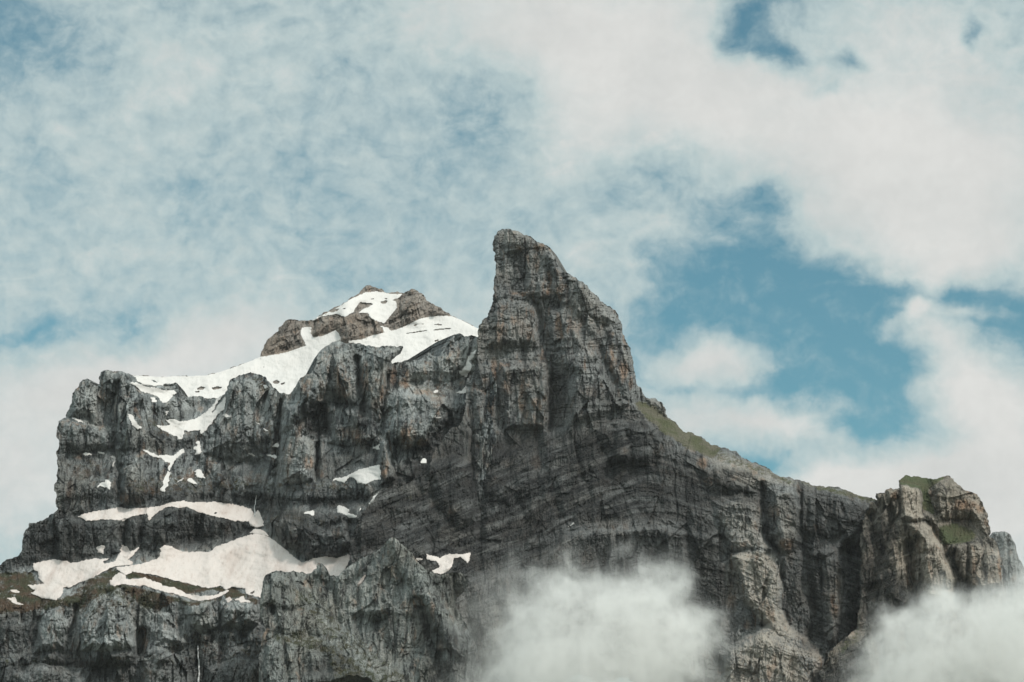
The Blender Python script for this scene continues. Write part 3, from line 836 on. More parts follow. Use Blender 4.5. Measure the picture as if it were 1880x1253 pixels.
# ------------------------------------------------------------------ GREY CLIFFS ON THE LEFT
sky_b = [(-60,1070),(-30,1050),(0,1038),(18,1026),(35.7,1018.5),(40,1005),(44.7,978),(53.6,960),(74,956),(89,950),(107,935),(102.7,915.7),(105.7,880),(105,850),(108.5,820),(104.7,788.5),(107,774.5),(113.6,770),(121,767),(125,754),(129,744),(133,727),(138,716),(147,702),(159.6,695),(163.4,698),(168,706),(176,708),(183,706),(185,684),(189,680.7),(204,680.5),(222,681.8),(230,685),(242.5,690)]
top_b = [(255,695),(288,703),(325,704),(324,710),(319,717),(327,714.5),(334,727),(355,727),(383,732),(398,732),(410,725),(415,719),(421,701.7),(432,694),(447,687),(453,686),(465.5,685),(477,688),(486,691.5),(501,712),(514,722),(529,724.7),(538,717),(547,701.7),(560,689),(573,684),(578,673.6),(581.7,655.7),(587,645.5),(598,636.6),(613,627.6),(622,626),(632,630),(649,629),(677.4,634),(695,638),(718,635),(740,636.6),(733.6,650.6),(718,663.4),(721,668.5),(741,664.7),(767,663.4),(779.6,653),(788.5,646.8),(792,652),(810,652),(815,640),(823,627.6),(833,615),(843,612),(853.6,618.7),(876,618.7),(895,622)]
W = Massif("grey_cliff_wall", sky_b + top_b + [(910,700),(910,1100),(880,1290),(-60,1290)], sky_b + top_b, 3560, 0.30, 23, edge=(4, 4), rough=0.24)
# benches and terraces
W.gain = 1.45
W.slope([(-60,1090),(0,1055),(60,1030),(210,1030),(300,1000),(460,975),(560,1030),(650,1010),(640,1060),(480,1100),(360,1110),(240,1075),(180,1085),(100,1110),(-60,1120)], 1.5, 6, 0.9)
W.slope([(110,950),(220,930),(330,917),(470,930),(500,985),(440,962),(340,935),(225,962),(140,962)], 1.4, 4, 0.9)
W.slope([(112,842),(200,838),(215,880),(210,900),(112,895)], 0.85, 6, 0.7)
W.slope([(255,770),(300,760),(400,740),(410,765),(375,800),(330,806),(290,800)], 1.1, 8, 0.8)
W.slope([(250,830),(330,830),(330,905),(225,905)], 0.7, 8, 0.5)
W.slope([(320,860),(380,850),(470,850),(500,900),(420,915),(330,900)], 0.8, 8, 0.6)
W.slope([(590,815),(700,812),(700,893),(560,893),(585,860)], 1.0, 6, 0.8)
W.slope([(480,870),(560,880),(690,885),(690,900),(480,905)], 0.9, 6, 0.7)
W.slope([(480,928),(690,925),(660,955),(480,955)], 1.3, 4, 0.9)
W.slope([(455,765),(512,770),(512,800),(455,800)], 0.9, 6, 0.7)
W.slope([(690,690),(860,680),(865,740),(800,745),(760,712),(700,720)], 0.7, 8, 0.5)
W.slope([(400,835),(510,832),(510,850),(410,850)], 0.8, 5, 0.6)
W.slope([(700,885),(790,830),(860,760),(880,900),(720,960)], 0.9, 8, 0.5)
W.ledge([(110,772),(150,772),(210,790)], 5)
W.ledge([(105,832),(210,834)], 4)
W.ledge([(515,738),(600,735),(650,745),(700,770)], 3.5)
W.ledge([(520,802),(600,815)], 4)
W.ledge([(700,768),(800,760)], 4)
W.ledge([(-40,1212),(60,1200),(120,1208),(190,1194),(250,1200),(320,1188),(480,1178)], 7, 0.9)
W.ledge([(280,1150),(360,1170),(480,1160)], 7, 1.2)
W.undercut([(110,912),(220,912),(300,915),(400,905),(470,915)], 8, 0.5)
W.undercut([(490,915),(600,915),(690,912)], 10, 0.5)
W.undercut([(50,985),(220,985),(330,980),(450,975)], 12, 0.35)
W.undercut([(500,990),(560,1000),(640,990)], 14, 0.35)
# pillars
W.block([(104,770),(122,766),(160,772),(208,790),(212,830),(106,832)], 20, 16)
W.block([(122,766),(134,724),(160,694),(186,710),(190,780),(150,775)], 22, 22)
W.block([(184,705),(185,680),(230,684),(285,703),(320,715),(300,720),(240,715),(215,740),(192,735)], 10, 10)
W.block([(194,742),(225,718),(252,735),(258,775),(250,825),(214,828),(205,790)], 22, 20)
W.block([(228,840),(262,826),(285,838),(276,880),(270,925),(222,930),(224,880)], 24, 18)
W.block([(398,765),(416,704),(450,684),(482,692),(512,725),(520,765),(500,830),(470,848),(400,845),(372,830),(385,785)], 34, 36)
W.block([(370,830),(410,845),(420,900),(408,908),(386,880),(372,850)], 16, 14)
W.block([(408,845),(470,845),(505,860),(500,905),(430,912)], 10, 20)
W.block([(516,800),(518,742),(540,705),(582,650),(610,628),(648,630),(660,690),(655,740),(640,745),(600,738)], 40, 34)
W.block([(512,800),(520,742),(556,738),(562,800),(580,815),(578,885),(520,892),(514,860)], 26, 18)
W.block([(600,738),(650,748),(700,780),(698,815),(640,822),(602,812)], 18, 14)
W.block([(655,670),(676,640),(738,638),(722,668),(712,700),(704,760),(680,790),(664,750)], 24, 18)
W.block([(712,765),(716,720),(744,705),(790,712),(824,726),(828,770),(800,800),(795,822),(740,826),(712,808)], 36, 24)
W.block([(698,810),(712,806),(724,860),(728,882),(698,890)], 24, 9)
W.block([(740,700),(745,668),(790,650),(822,640),(850,618),(890,620),(870,680),(830,700)], 20, 18)
W.block([(565,735),(600,736),(604,800),(566,798)], -16, 6)
W.rib([(215,705),(206,760),(212,830),(220,880),(224,935)], 10, -22)
W.rib([(516,740),(512,800),(510,850),(500,900)], 9, -20)
W.rib([(655,660),(662,720),(668,760)], 9, -22)
W.rib([(713,690),(706,740),(702,800)], 8, -20)
W.rib([(583,815),(580,880)], 8, -20)
W.rib([(300,745),(330,760)], 22, 12)
W.rib([(262,935),(256,990)], 8, -14)
W.rib([(330,925),(300,990)], 40, 22)
W.rib([(230,965),(228,1010)], 12, -22)
W.rib([(740,885),(760,860)], 10, 8)
W.block([(500,960),(560,955),(600,970),(640,955),(660,1000),(620,1022),(560,1030),(520,1005)], 22, 16)
W.rib([(640,960),(650,1020)], 12, -16)
# grey facets of the lowest cliff
for (x, y0_, y1_, wd, am) in ((110, 1110, 1200, 30, 20), (185, 1080, 1195, 34, 30), (228, 1085, 1195, 32, 28), (300, 1110, 1190, 30, 24),
                             (378, 1100, 1160, 24, 18), (430, 1110, 1160, 26, 18), (470, 1110, 1170, 20, 14), (20, 1160, 1240, 26, 18), (75, 1215, 1280, 40, 22),
                             (210, 1215, 1280, 50, 22), (290, 1215, 1280, 40, 20), (440, 1215, 1280, 46, 18)):
    W.rib([(x, y0_), (x - 12, (y0_ + y1_) / 2), (x - 6, y1_)], wd, am)
for poly in ([(203,1086),(222,1077),(245,1130),(254,1190),(200,1198),(143,1196),(172,1130)], [(165,1098),(190,1080),(198,1100),(160,1180),(138,1196),(140,1140)], [(288,1120),(312,1124),(348,1182),(335,1192),(282,1186)],
             [(78,1122),(112,1114),(126,1150),(118,1192),(58,1202)], [(330,1096),(400,1100),(400,1155),(362,1166),(338,1132)], [(402,1104),(476,1098),(476,1148),(440,1160),(404,1150)],
             [(30,1238),(60,1216),(150,1228),(182,1290),(20,1290)], [(264,1212),(300,1192),(345,1206),(358,1290),(262,1290)], [(378,1225),(440,1205),(478,1215),(478,1290),(376,1290)]):
    W.block(poly, 26, 16)
    W.paint('pale', poly, 0.55, 4)
W.rib([(262,1160),(256,1195)], 14, -30)
W.rib([(140,1120),(120,1200)], 12, -14)
W.rib([(360,1170),(366,1290)], 14, -16)
# geology
W.paint('dark', [(-60,1060),(40,1000),(50,955),(110,930),(480,930),(480,990),(420,1000),(300,1010),(180,1030),(0,1050)], 0.85, 8)
W.paint('dark', [(105,800),(215,800),(220,930),(104,930)], 0.42, 10)
W.paint('dark', [(225,890),(500,890),(690,895),(660,1020),(560,1025),(500,985),(460,935),(230,935)], 0.75, 8)
W.paint('dark', [(560,740),(602,740),(602,800),(565,800)], 0.9, 3)
W.paint('dark', [(650,735),(690,745),(695,790),(660,780)], 0.6, 4)
W.paint('dark', [(700,890),(800,780),(860,740),(890,900),(880,1050),(640,1050),(640,960)], 0.9, 8)
W.paint('dark', [(-60,1130),(60,1120),(90,1200),(480,1195),(480,1290),(-60,1290)], 0.6, 12)
W.paint('dark', [(585,815),(700,815),(690,890),(585,885)], 0.55, 8)
W.paint('dark', [(260,790),(370,800),(360,830),(260,825)], 0.5, 6)
W.paint('dark', [(395,790),(520,800),(520,900),(400,900)], 0.3, 10)
W.paint('veg', [(-60,1060),(20,1048),(58,1050),(74,1080),(105,1100),(160,1082),(200,1074),(226,1068),(262,1080),(300,1092),(345,1102),(400,1098),(480,1100),(480,1112),(445,1105),(402,1104),(352,1113),(322,1108),(292,1120),(262,1122),(241,1102),(222,1081),(205,1087),(181,1098),(150,1120),(112,1113),(70,1122),(10,1128),(-60,1134)], 0.85, 3)
W.paint('veg', [(222,1044),(300,1060),(345,1071),(405,1079),(432,1080),(455,1092),(470,1100),(415,1098),(400,1084),(345,1092),(280,1070),(228,1060)], 0.95, 2)
W.paint('veg', [(128,1086),(180,1055),(213,1041),(240,1056),(205,1076),(188,1092)], 0.8, 3)
W.rust[:] = np.maximum(W.rust, 0)
W.paint('veg', [(120,1100),(180,1060),(220,1040),(240,1080),(330,1085),(300,1130),(240,1120),(150,1140)], 0.52, 6)
W.paint('veg', [(320,1160),(480,1150),(480,1215),(280,1200)], 0.42, 6)
W.paint('veg', [(-60,1195),(480,1195),(480,1225),(-60,1230)], 0.34, 6)
W.paint('veg', [(110,840),(205,842),(205,890),(115,885)], 0.38, 6)
W.paint('veg', [(225,880),(330,860),(480,880),(480,905),(240,912)], 0.50, 6)
W.paint('veg', [(255,765),(300,770),(330,800),(290,805)], 0.6, 6)
W.paint('veg', [(455,690),(480,690),(500,720),(485,725)], 0.65, 4)
W.paint('veg', [(460,760),(512,768),(510,800),(455,795)], 0.40, 6)
W.paint('veg', [(480,880),(690,885),(690,900),(480,905)], 0.45, 5)
W.paint('veg', [(735,700),(800,705),(830,690),(840,720),(800,735)], 0.42, 6)
W.paint('veg', [(460,930),(640,945),(640,965),(480,975)], 0.35, 6)
for a in ((625, 690, 14, 34, 0.9), (632, 718, 20, 18, 0.7), (670, 690, 10, 30, 0.8), (702, 715, 8, 40, 0.8), (745, 690, 10, 14, 0.9), (742, 705, 14, 10, 0.8),
          (560, 700, 12, 30, 0.6), (590, 705, 8, 24, 0.5), (690, 745, 14, 20, 0.6), (720, 690, 12, 22, 0.6), (775, 720, 26, 8, 0.7), (800, 735, 18, 20, 0.4), (480, 720, 16, 14, 0.5), (330, 790, 24, 14, 0.5), (270, 900, 30, 10, 0.5), (350, 870, 14, 12, 0.6), (470, 880, 30, 12, 0.4), (530, 830, 10, 34, 0.45), (150, 870, 26, 16, 0.35), (130, 900, 10, 20, 0.35), (590, 870, 12, 10, 0.6), (620, 980, 14, 14, 0.5), (640, 795, 30, 14, 0.6), (660, 805, 20, 12, 0.6), (748, 800, 18, 26, 1.0), (775, 812, 16, 10, 0.8), (565, 850, 12, 16, 0.9), (706, 862, 8, 22, 0.9),
          (228, 915, 9, 14, 0.9), (548, 790, 10, 22, 0.5), (145, 838, 14, 8, 0.6), (255, 925, 6, 10, 0.4), (388, 850, 10, 20, 0.5), (540, 980, 12, 18, 0.6),
          (480, 1245, 40, 20, 0.6), (274, 1240, 14, 14, 0.7), (420, 965, 10, 20, 0.3), (343, 880, 10, 10, 0.6)):
    W.dab('rust', *a)
for a in ((150, 1130, 60, 60, 0.35), (235, 1130, 60, 60, 0.5), (330, 1120, 60, 40, 0.4), (430, 1125, 50, 30, 0.45), (450, 740, 50, 50, 0.3), (600, 680, 40, 40, 0.25), (350, 740, 50, 25, 0.45), (800, 670, 50, 30, 0.25)):
    W.dab('pale', *a)
for poly in ([(122,766),(134,724),(160,694),(186,710),(190,780),(150,775)], [(104,776),(122,768),(160,774),(200,790),(205,825),(106,826)], [(398,765),(416,704),(450,684),(500,710),(515,765),(500,825),(470,845),(400,840),(376,826)], [(516,735),(540,705),(582,650),(610,628),(640,630),(660,690),(655,736),(600,732)], [(655,670),(676,640),(738,638),(722,668),(712,700),(704,750),(664,745)], [(712,765),(720,722),(744,705),(790,712),(824,726),(828,770),(800,800),(740,820)], [(740,700),(745,668),(790,650),(822,640),(850,618),(890,620),(870,680),(830,700)], [(520,810),(560,802),(580,815),(575,880),(522,888)]):
    W.paint('pale', poly, 0.42, 6)
obj_W = W.finish(M_WALL, list(WALLSNOW.values()), 1.0, 1.05, strata=0.6)
tag(obj_W, "long grey limestone cliff wall with ledges left of the tall rock tower", "cliff", None, 'structure')

WL = {
 'finger': "forked snow finger pointing down below the thin rock band on the left skyline",
 'band': "thin snow band along the top of the left skyline rocks",
 'basin': "large curved snow basin in the hollow of the left grey cliffs",
 'arm': "slanting snow arm left of the curved snow basin, above brown rock",
 'dot_col': "tiny round snow spot just left of the forked snow finger's tip",
 'chip': "tiny upright snow chip just above the curved snow basin",
 'left_sliver': "thin snow sliver on the shoulder of the far left pillar",
 'dash_a': "flat snow dash on the far left cliff ledge, left one of two",
 'dash_b': "flat snow dash on the far left cliff ledge, right one of two",
 'hook': "thin hook shaped snow line at the dark gully in the left cliff",
 'triangle': "small triangular snow patch on the brown slope low on the left cliff",
 'ledge': "long thin winged snow line along a ledge below the curved snow basin",
 'strip': "narrow upright snow strip running down to the cliff edge",
 'twist': "twisted little snow patch in the gully right below the curved basin",
 'lobe': "oval snow patch on the brown turf right of the upright snow strip",
 'wedge': "wedge of snow on a brown turf knoll below the oval patch",
 'sliver_b': "faint snow sliver beside the brown turf knoll",
 'cap': "little snow cap on top of the left cliff buttress step",
 'dash_c': "tiny slanting snow dash on the middle buttress, upper of two",
 'dash_d': "tiny slanting snow dash on the middle buttress, lower of two",
 'bar': "flat snow bar against the dark gully of the middle buttress",
 'dash_e': "tiny snow dash left of the flat snow bar",
 'notch': "small pointed snow patch in the notch above the flat snow bar",
 'pip': "small snow pip on the grassy top of the middle buttress",
 'tower_slot': "steep snow slot squeezed against the left edge of the rock tower",
 'spot': "single round snow spot on the ledge left of the rock tower",
 'crook': "bent snow scrap at the foot of the steep slot by the tower",
 'smile': "very thin curved snow line on the rocks left of the tower foot",
 'apron': "pale snow apron leaning on a brown pillar in mid cliff",
 'crumb': "small snow crumb on the ledge above the snow apron",
 'diagonal': "thin diagonal snow streak in a cleft below the snow apron",
 'pebble': "small lens of snow alone on the dark slate ledge",
 'shell': "ragged shell shaped snow patch on the dark slate terrace",
 'tick': "tiny snow tick between the ragged shell patch and the diagonal streak",
 'upper_band': "long arched snow band under the lower edge of the left cliffs",
 'fang': "upright snow fang at the right end of the arched snow band",
 'bridge': "small snow bridge above the peak of the great snowfield",
 'great': "great dusty cone shaped snowfield spreading behind the grey crag",
 'west': "wide ragged snowfield at the left foot of the dark cliffs",
 'blob': "isolated snow blob on the dark cliff above the left snowfield",
 'lower_strip': "long wavy snow strip along the turf edge below the great snowfield",
 'bit_a': "snow scrap on the russet turf at far left, upper of two",
 'bit_b': "snow scrap on the russet turf at far left, lower of two",
 'bit_c': "small snow scrap on russet turf right after the wavy strip ends",
 'bit_d': "broken snow scrap on russet turf beside the grey crag",
}
BIG = {'upper_band', 'great', 'west', 'lower_strip', 'basin', 'apron'}
for k, poly in WALLSNOW.items():
    old = k in ('upper_band', 'great', 'west', 'lower_strip', 'fang', 'bridge', 'bit_a', 'bit_b', 'bit_c', 'bit_d', 'blob')
    if k in ('great', 'west'):
        W.snow(poly, M_OLD, WL[k], 4, "snowfield", None, "snowfield", 0.22, HOLES[k])
    else:
        W.snow(poly, M_OLD if old else M_SNOW, WL[k], 2.4 if k in BIG else 1.6, rough=0.24 if k in BIG else 0.26, holes=HOLES.get(k, ()))

# ------------------------------------------------------------------ THE ROCK TOWER AND ITS RIDGE
left_c = [(650,980),(660,950),(690,912),(705,897),(745,890),(775,872),(790,850),(800,822),(815,800),(838,785),(850,765)]
tow_c = [(854,735),(856.4,695),(870.5,681.6),(875.5,668),(875,655),(877,641),(877,608),(884,594),(894,583),(900.7,567.6),(905.7,554),(907,534),(907,510.6),(910,487),(910,467),(905.7,455),(904.7,445),(907,435),(912.4,427),(921,421),(932.5,420),(947.6,424),(968,432),(984.5,443.6),(1001,450),(1011,457),(1014.7,467),(1020,477),(1030,494),(1035,500),(1045,503),(1056.6,509),(1060,515.7),(1068,516.7),(1078,524),(1092,541),(1102,552.5),(1115,562.6),(1127,569),(1135,581),(1141,594.5),(1142,611),(1149,624.6),(1157,638),(1160.5,655),(1162,668),(1166,685),(1168,703.5),(1177,712),(1182,725),(1186,731),(1202.5,731),(1216,740),(1222.6,752),(1225,765.5)]
ridge_c = [(1244,780.5),(1280.5,800.6),(1319,820),(1363.5,840.5),(1414.6,863),(1459,882),(1472,883.5),(1507,893),(1548.6,899.5),(1587,912),(1612,918.7),(1660,925)]
T = Massif("rock_tower", left_c + tow_c + ridge_c + [(1700,960),(1700,1290),(640,1290),(640,1010)], tow_c + ridge_c, 3480, 0.26, 41, edge=(5, 5), rough=0.24)
T.gain = 1.1
T.fold = lambda x, y: -0.36 * (np.sqrt((x - 1180) ** 2 + 900) - 30) * smooth(y, 740, 860)
T.slope([(840,790),(900,800),(1000,795),(1090,785),(1160,745),(1200,790),(1290,850),(1330,930),(1290,950),(1200,955),(1060,965),(985,1030),(900,1060),(780,1060),(640,1040),(640,960),(700,900),(800,830)], 0.62, 12, 0.28)
T.slope([(1160,738),(1186,735),(1225,765),(1320,818),(1415,862),(1465,880),(1450,892),(1390,880),(1375,868),(1310,862),(1290,838),(1230,802),(1180,762)], 2.3, 4, 0.95)
T.slope([(1465,880),(1550,897),(1620,918),(1600,925),(1540,912),(1470,895)], 1.9, 4, 0.9)
T.slope([(860,1050),(985,1035),(985,1060),(860,1090)], 0.9, 6, 0.6)
T.ledge([(872,655),(920,648),(1000,648),(1050,652)], 3, 1.5)
T.ledge([(876,668),(900,664)], 4, 1.4)
T.ledge([(860,786),(940,790),(1010,790),(1100,770),(1160,742)], 5, 1.3)
T.undercut([(930,452),(970,452)], 5, 0.4)
T.undercut([(990,1040),(1100,1010),(1230,1000)], 26, 0.25)
# cap, recess, corners
T.block([(904,440),(915,423),(935,419),(985,443),(1012,458),(1000,462),(968,455),(930,456),(908,458)], 7, 9)
T.block([(929,462),(966,456),(966,500),(964,548),(935,540),(926,520)], -13, 9)
T.block([(966,456),(1012,460),(1032,500),(1044,560),(1030,560),(1000,548),(966,546)], 10, 9)
T.block([(995,490),(1014,485),(1018,530),(1002,538),(994,528)], -9, 6)
T.block([(886,640),(890,600),(908,556),(935,548),(982,560),(988,600),(990,640)], 20, 16)
T.block([(1003,640),(1002,568),(1040,566),(1062,600),(1100,660),(1060,690),(1015,668)], 18, 14)
T.block([(862,700),(876,668),(905,668),(914,700),(912,790),(864,786)], 16, 12)
T.block([(914,665),(1006,662),(1010,700),(1004,790),(925,792),(914,740)], 24, 14)
T.block([(1045,700),(1062,668),(1100,668),(1140,730),(1160,742),(1090,775),(1042,785)], 20, 16)
T.block([(1110,600),(1140,590),(1162,660),(1168,705),(1150,720),(1122,690),(1105,640)], 16, 14)
T.block([(1035,500),(1060,512),(1080,525),(1115,565),(1140,595),(1120,600),(1080,590),(1050,560)], 14, 14)
T.rib([(986,560),(994,600),(1002,640),(1009,690),(1012,740),(1008,790)], 9, -17)
T.block([(1012,690),(1040,690),(1042,785),(1006,790)], -9, 5)
T.step([(1012,668),(1010,720),(1006,790)], 16, 3, 34)
T.rib([(908,460),(906,520),(890,600)], 10, 6)
T.rib([(1020,478),(1045,560),(1085,610),(1125,690),(1150,730)], 16, 9)
T.rib([(1045,560),(1100,640),(1130,700)], 10, -9)
T.block([(1186,732),(1203,730),(1222,752),(1226,770),(1200,752)], 10, 8)
T.block([(1090,790),(1130,770),(1185,770),(1225,805),(1205,850),(1170,860),(1120,850)], 26, 18)
T.rib([(1150,790),(1160,850)], 9, -12)
T.rib([(1195,800),(1205,855)], 9, -12)
T.block([(885,830),(950,815),(985,830),(980,900),(940,930),(890,920)], 14, 18)
T.rib([(868,740),(872,830),(880,900),(885,990)], 11, -17)
T.block([(780,850),(830,830),(868,850),(872,960),(845,975),(800,930)], 26, 18)
T.rib([(660,960),(700,985),(760,1000)], 30, 14)
# the dark face under the tower: ribs, runnels, slanting ledges
for pts, w, a in (([(905,810),(915,870),(935,940)], 12, 9), ([(955,812),(965,880),(990,950)], 14, 10), ([(1010,800),(1030,880),(1060,950)], 16, 11), ([(1065,790),(1090,870),(1130,940)], 16, 10),
                  ([(930,815),(945,900),(970,980)], 8, -12), ([(985,800),(1005,880),(1030,950)], 9, -14), ([(1045,795),(1070,880),(1100,950)], 9, -13), ([(1120,855),(1160,920),(1190,955)], 9, -12), ([(1240,850),(1255,910),(1270,960)], 9, -13),
                  ([(1205,855),(1225,910),(1240,960)], 12, 9), ([(1285,865),(1300,920)], 9, -11), ([(700,930),(730,980),(740,1020)], 9, -12), ([(770,900),(790,970),(800,1010)], 9, -11), ([(735,920),(765,990)], 12, 9)):
    T.rib(pts, w * 1.2, a * 0.38)
T.ledge([(885,1000),(960,965),(1060,905),(1160,862)], 4, 1.5, 0.2)
T.ledge([(890,940),(970,905),(1060,860)], 3, 1.4, 0.2)
T.ledge([(985,1030),(1010,1010),(1048,970),(1120,960),(1200,955)], 4, 1.8, 0.3)
T.ledge([(1180,872),(1260,895),(1310,915)], 3, 1.5, 0.2)
T.ledge([(660,985),(730,960),(800,985)], 4, 1.4, 0.2)
for pts in ([(890,968),(930,950),(985,934),(1020,908)], [(925,1010),(990,982),(1075,928),(1110,915),(1172,884)], [(1010,872),(1060,850),(1105,838),(1150,818)], [(1195,905),(1235,915),(1290,940)], [(1205,845),(1250,862),(1300,892),(1350,900)],
            [(885,900),(930,888),(960,868)], [(1100,948),(1140,930),(1180,926)], [(690,940),(720,925),(775,930),(850,985)], [(800,1000),(850,1010),(880,1030)]):
    T.ledge(pts, 3, 2.2, 0.2)
    T.undercut([(x, y + 9) for x, y in pts], 4, 0.8)
# lower walls
T.block([(985,1032),(1050,975),(1200,962),(1262,975),(1270,1080),(1240,1150),(985,1150)], 26, 10)
T.block([(1262,930),(1300,922),(1325,1000),(1342,1080),(1335,1180),(1262,1150)], 12, 14)
T.block([(1305,918),(1360,905),(1400,930),(1400,985),(1420,1010),(1395,1020),(1340,1010),(1322,980)], 26, 18)
T.block([(1338,1015),(1400,1008),(1432,1040),(1440,1080),(1436,1120),(1450,1150),(1500,1180),(1515,1215),(1490,1290),(1320,1290),(1330,1190),(1400,1150),(1360,1100),(1348,1060)], 36, 16)
T.block([(1320,1200),(1400,1150),(1440,1170),(1500,1195),(1516,1225),(1490,1290),(1320,1290)], 30, 22)
T.block([(1408,895),(1460,890),(1480,930),(1475,1000),(1445,1020),(1412,985)], 28, 18)
T.block([(1460,890),(1540,905),(1600,930),(1590,960),(1520,990),(1478,985),(1470,930)], 16, 16)
T.rib([(1400,890),(1402,940),(1408,990),(1432,1018),(1440,1060)], 8, -20)
T.rib([(1475,985),(1478,1060),(1500,1130),(1490,1180)], 18, -24)
T.block([(1500,1010),(1545,1000),(1550,1060),(1548,1130),(1535,1185),(1518,1180),(1512,1100)], 26, 12)
T.rib([(1560,1010),(1580,1080),(1570,1150)], 24, -26)
T.rib([(1590,955),(1540,1000),(1500,1020)], 10, 14)
T.rib([(1320,870),(1370,890),(1400,900)], 8, -10)
T.block([(1285,855),(1320,862),(1380,885),(1395,905),(1330,905),(1290,890)], 12, 12)
T.rib([(850,1080),(870,1170),(868,1290)], 22, -22)
# rock zones, plus shade painted into recesses and left-facing walls
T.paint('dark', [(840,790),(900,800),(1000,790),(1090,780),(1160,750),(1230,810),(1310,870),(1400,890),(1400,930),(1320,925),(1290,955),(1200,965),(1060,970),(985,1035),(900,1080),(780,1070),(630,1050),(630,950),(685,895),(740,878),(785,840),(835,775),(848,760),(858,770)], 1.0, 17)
T.paint('dark', [(1012,668),(1042,690),(1042,790),(1006,795)], 0.75, 5)  # shade of the recessed corner put into the rock colour
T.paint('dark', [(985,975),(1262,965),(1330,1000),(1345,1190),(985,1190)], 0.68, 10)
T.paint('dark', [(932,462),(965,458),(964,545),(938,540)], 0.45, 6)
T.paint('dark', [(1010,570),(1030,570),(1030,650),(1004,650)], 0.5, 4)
T.paint('dark', [(1460,890),(1600,920),(1600,1010),(1560,1200),(1470,1200),(1440,1020)], 0.62, 8)  # slate tone that also paints the shade of the recess
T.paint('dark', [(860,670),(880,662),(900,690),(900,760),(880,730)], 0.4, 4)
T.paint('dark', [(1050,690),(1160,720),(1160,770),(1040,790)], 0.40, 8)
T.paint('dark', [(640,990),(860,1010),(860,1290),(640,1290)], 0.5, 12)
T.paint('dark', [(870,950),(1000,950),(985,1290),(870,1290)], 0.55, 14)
T.paint('veg', [(1160,740),(1186,736),(1226,768),(1290,806),(1322,822),(1310,842),(1270,826),(1220,795),(1178,758)], 1.25, 3)
T.paint('veg', [(1310,820),(1415,863),(1465,882),(1450,892),(1380,868),(1300,842)], 0.55, 4)
T.paint('veg', [(1465,880),(1550,897),(1640,920),(1610,926),(1540,908),(1470,890)], 0.75, 3)
T.paint('veg', [(690,905),(760,895),(790,860),(830,870),(760,930),(690,960)], 0.22, 6)
for a in ((1026, 596, 8, 26, 1.0), (1028, 618, 7, 12, 0.8), (1005, 520, 10, 24, 0.9), (1008, 535, 12, 8, 0.9), (985, 480, 6, 22, 0.6), (955, 540, 22, 7, 0.9), (940, 535, 6, 10, 0.5),
          (1125, 660, 9, 34, 0.8), (1145, 680, 12, 26, 0.8), (960, 735, 10, 30, 0.8), (985, 745, 14, 16, 0.8), (905, 690, 8, 50, 0.7), (890, 700, 8, 14, 0.6),
          (990, 455, 14, 8, 0.7), (950, 455, 16, 6, 0.4), (918, 600, 8, 50, 0.6), (1035, 660, 10, 8, 0.4), (800, 930, 10, 20, 0.5), (828, 950, 12, 22, 0.6), (813, 975, 10, 14, 0.5),
          (930, 700, 16, 30, 0.45), (900, 760, 10, 30, 0.5), (1060, 600, 14, 24, 0.4), (1090, 640, 16, 20, 0.35), (1080, 720, 20, 16, 0.3), (960, 600, 20, 24, 0.25), (1210, 830, 12, 20, 0.5), (1150, 820, 10, 24, 0.4), (940, 850, 30, 20, 0.35), (905, 890, 14, 30, 0.35), (1420, 940, 14, 20, 0.5), (1330, 1150, 12, 24, 0.5), (1080, 1030, 16, 30, 0.35), (1030, 1020, 10, 30, 0.35), (1290, 850, 12, 14, 0.9), (1305, 885, 20, 10, 0.9), (1350, 878, 10, 8, 0.7), (1445, 1000, 20, 14, 0.9), (1490, 970, 14, 10, 0.7), (1532, 1110, 12, 30, 1.0), (1540, 1070, 6, 30, 0.5),
          (1345, 1095, 10, 30, 0.6), (1372, 1000, 14, 8, 0.6), (1120, 820, 40, 10, 0.4), (1200, 850, 30, 8, 0.5), (985, 850, 12, 16, 0.4), (970, 770, 10, 20, 0.4), (1150, 620, 8, 18, 0.6)):
    T.dab('rust', *a)
for a in ((1380, 1060, 50, 50, 0.75), (1420, 1200, 90, 60, 0.75), (1395, 1030, 40, 20, 0.9), (1370, 960, 40, 40, 0.35), (1080, 560, 60, 60, 0.28), (940, 435, 40, 16, 0.4), (950, 600, 40, 50, 0.18), (1400, 880, 80, 12, 0.4), (830, 950, 30, 40, 0.3), (915, 1150, 20, 50, 0.4)):
    T.dab('pale', *a)
for poly, v in (([(1340,1018),(1400,1010),(1430,1042),(1438,1080),(1434,1120),(1448,1150),(1500,1182),(1512,1215),(1488,1290),(1325,1290),(1332,1200),(1402,1150),(1362,1098),(1350,1060)], 0.95), ([(1318,935),(1360,910),(1398,932),(1398,985),(1416,1008),(1340,1008)], 0.45), ([(1300,824),(1415,864),(1465,882),(1450,892),(1388,876),(1375,866),(1312,858),(1292,838)], 0.30), ([(1225,770),(1300,812),(1296,834),(1234,800)], 0.3), ([(1522,1070),(1545,1060),(1548,1130),(1530,1180),(1516,1170)], 0.6), ([(1430,930),(1470,935),(1472,985),(1440,1000)], 0.35)):
    T.paint('pale', poly, v, 3)
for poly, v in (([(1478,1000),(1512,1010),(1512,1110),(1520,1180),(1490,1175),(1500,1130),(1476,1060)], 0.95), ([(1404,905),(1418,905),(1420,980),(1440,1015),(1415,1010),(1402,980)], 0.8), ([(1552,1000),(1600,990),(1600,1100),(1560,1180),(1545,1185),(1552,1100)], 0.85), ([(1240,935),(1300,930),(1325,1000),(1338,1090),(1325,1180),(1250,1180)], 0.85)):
    T.paint('dark', poly, v, 4)  # painted shade: gully, recesses and walls turned from the sun
obj_T = T.finish(M_TOWER, list(TOWERSNOW.values()), 1.0, 0.82, strata=1.25, dip=0.03, thick=240, chunk=0.62)
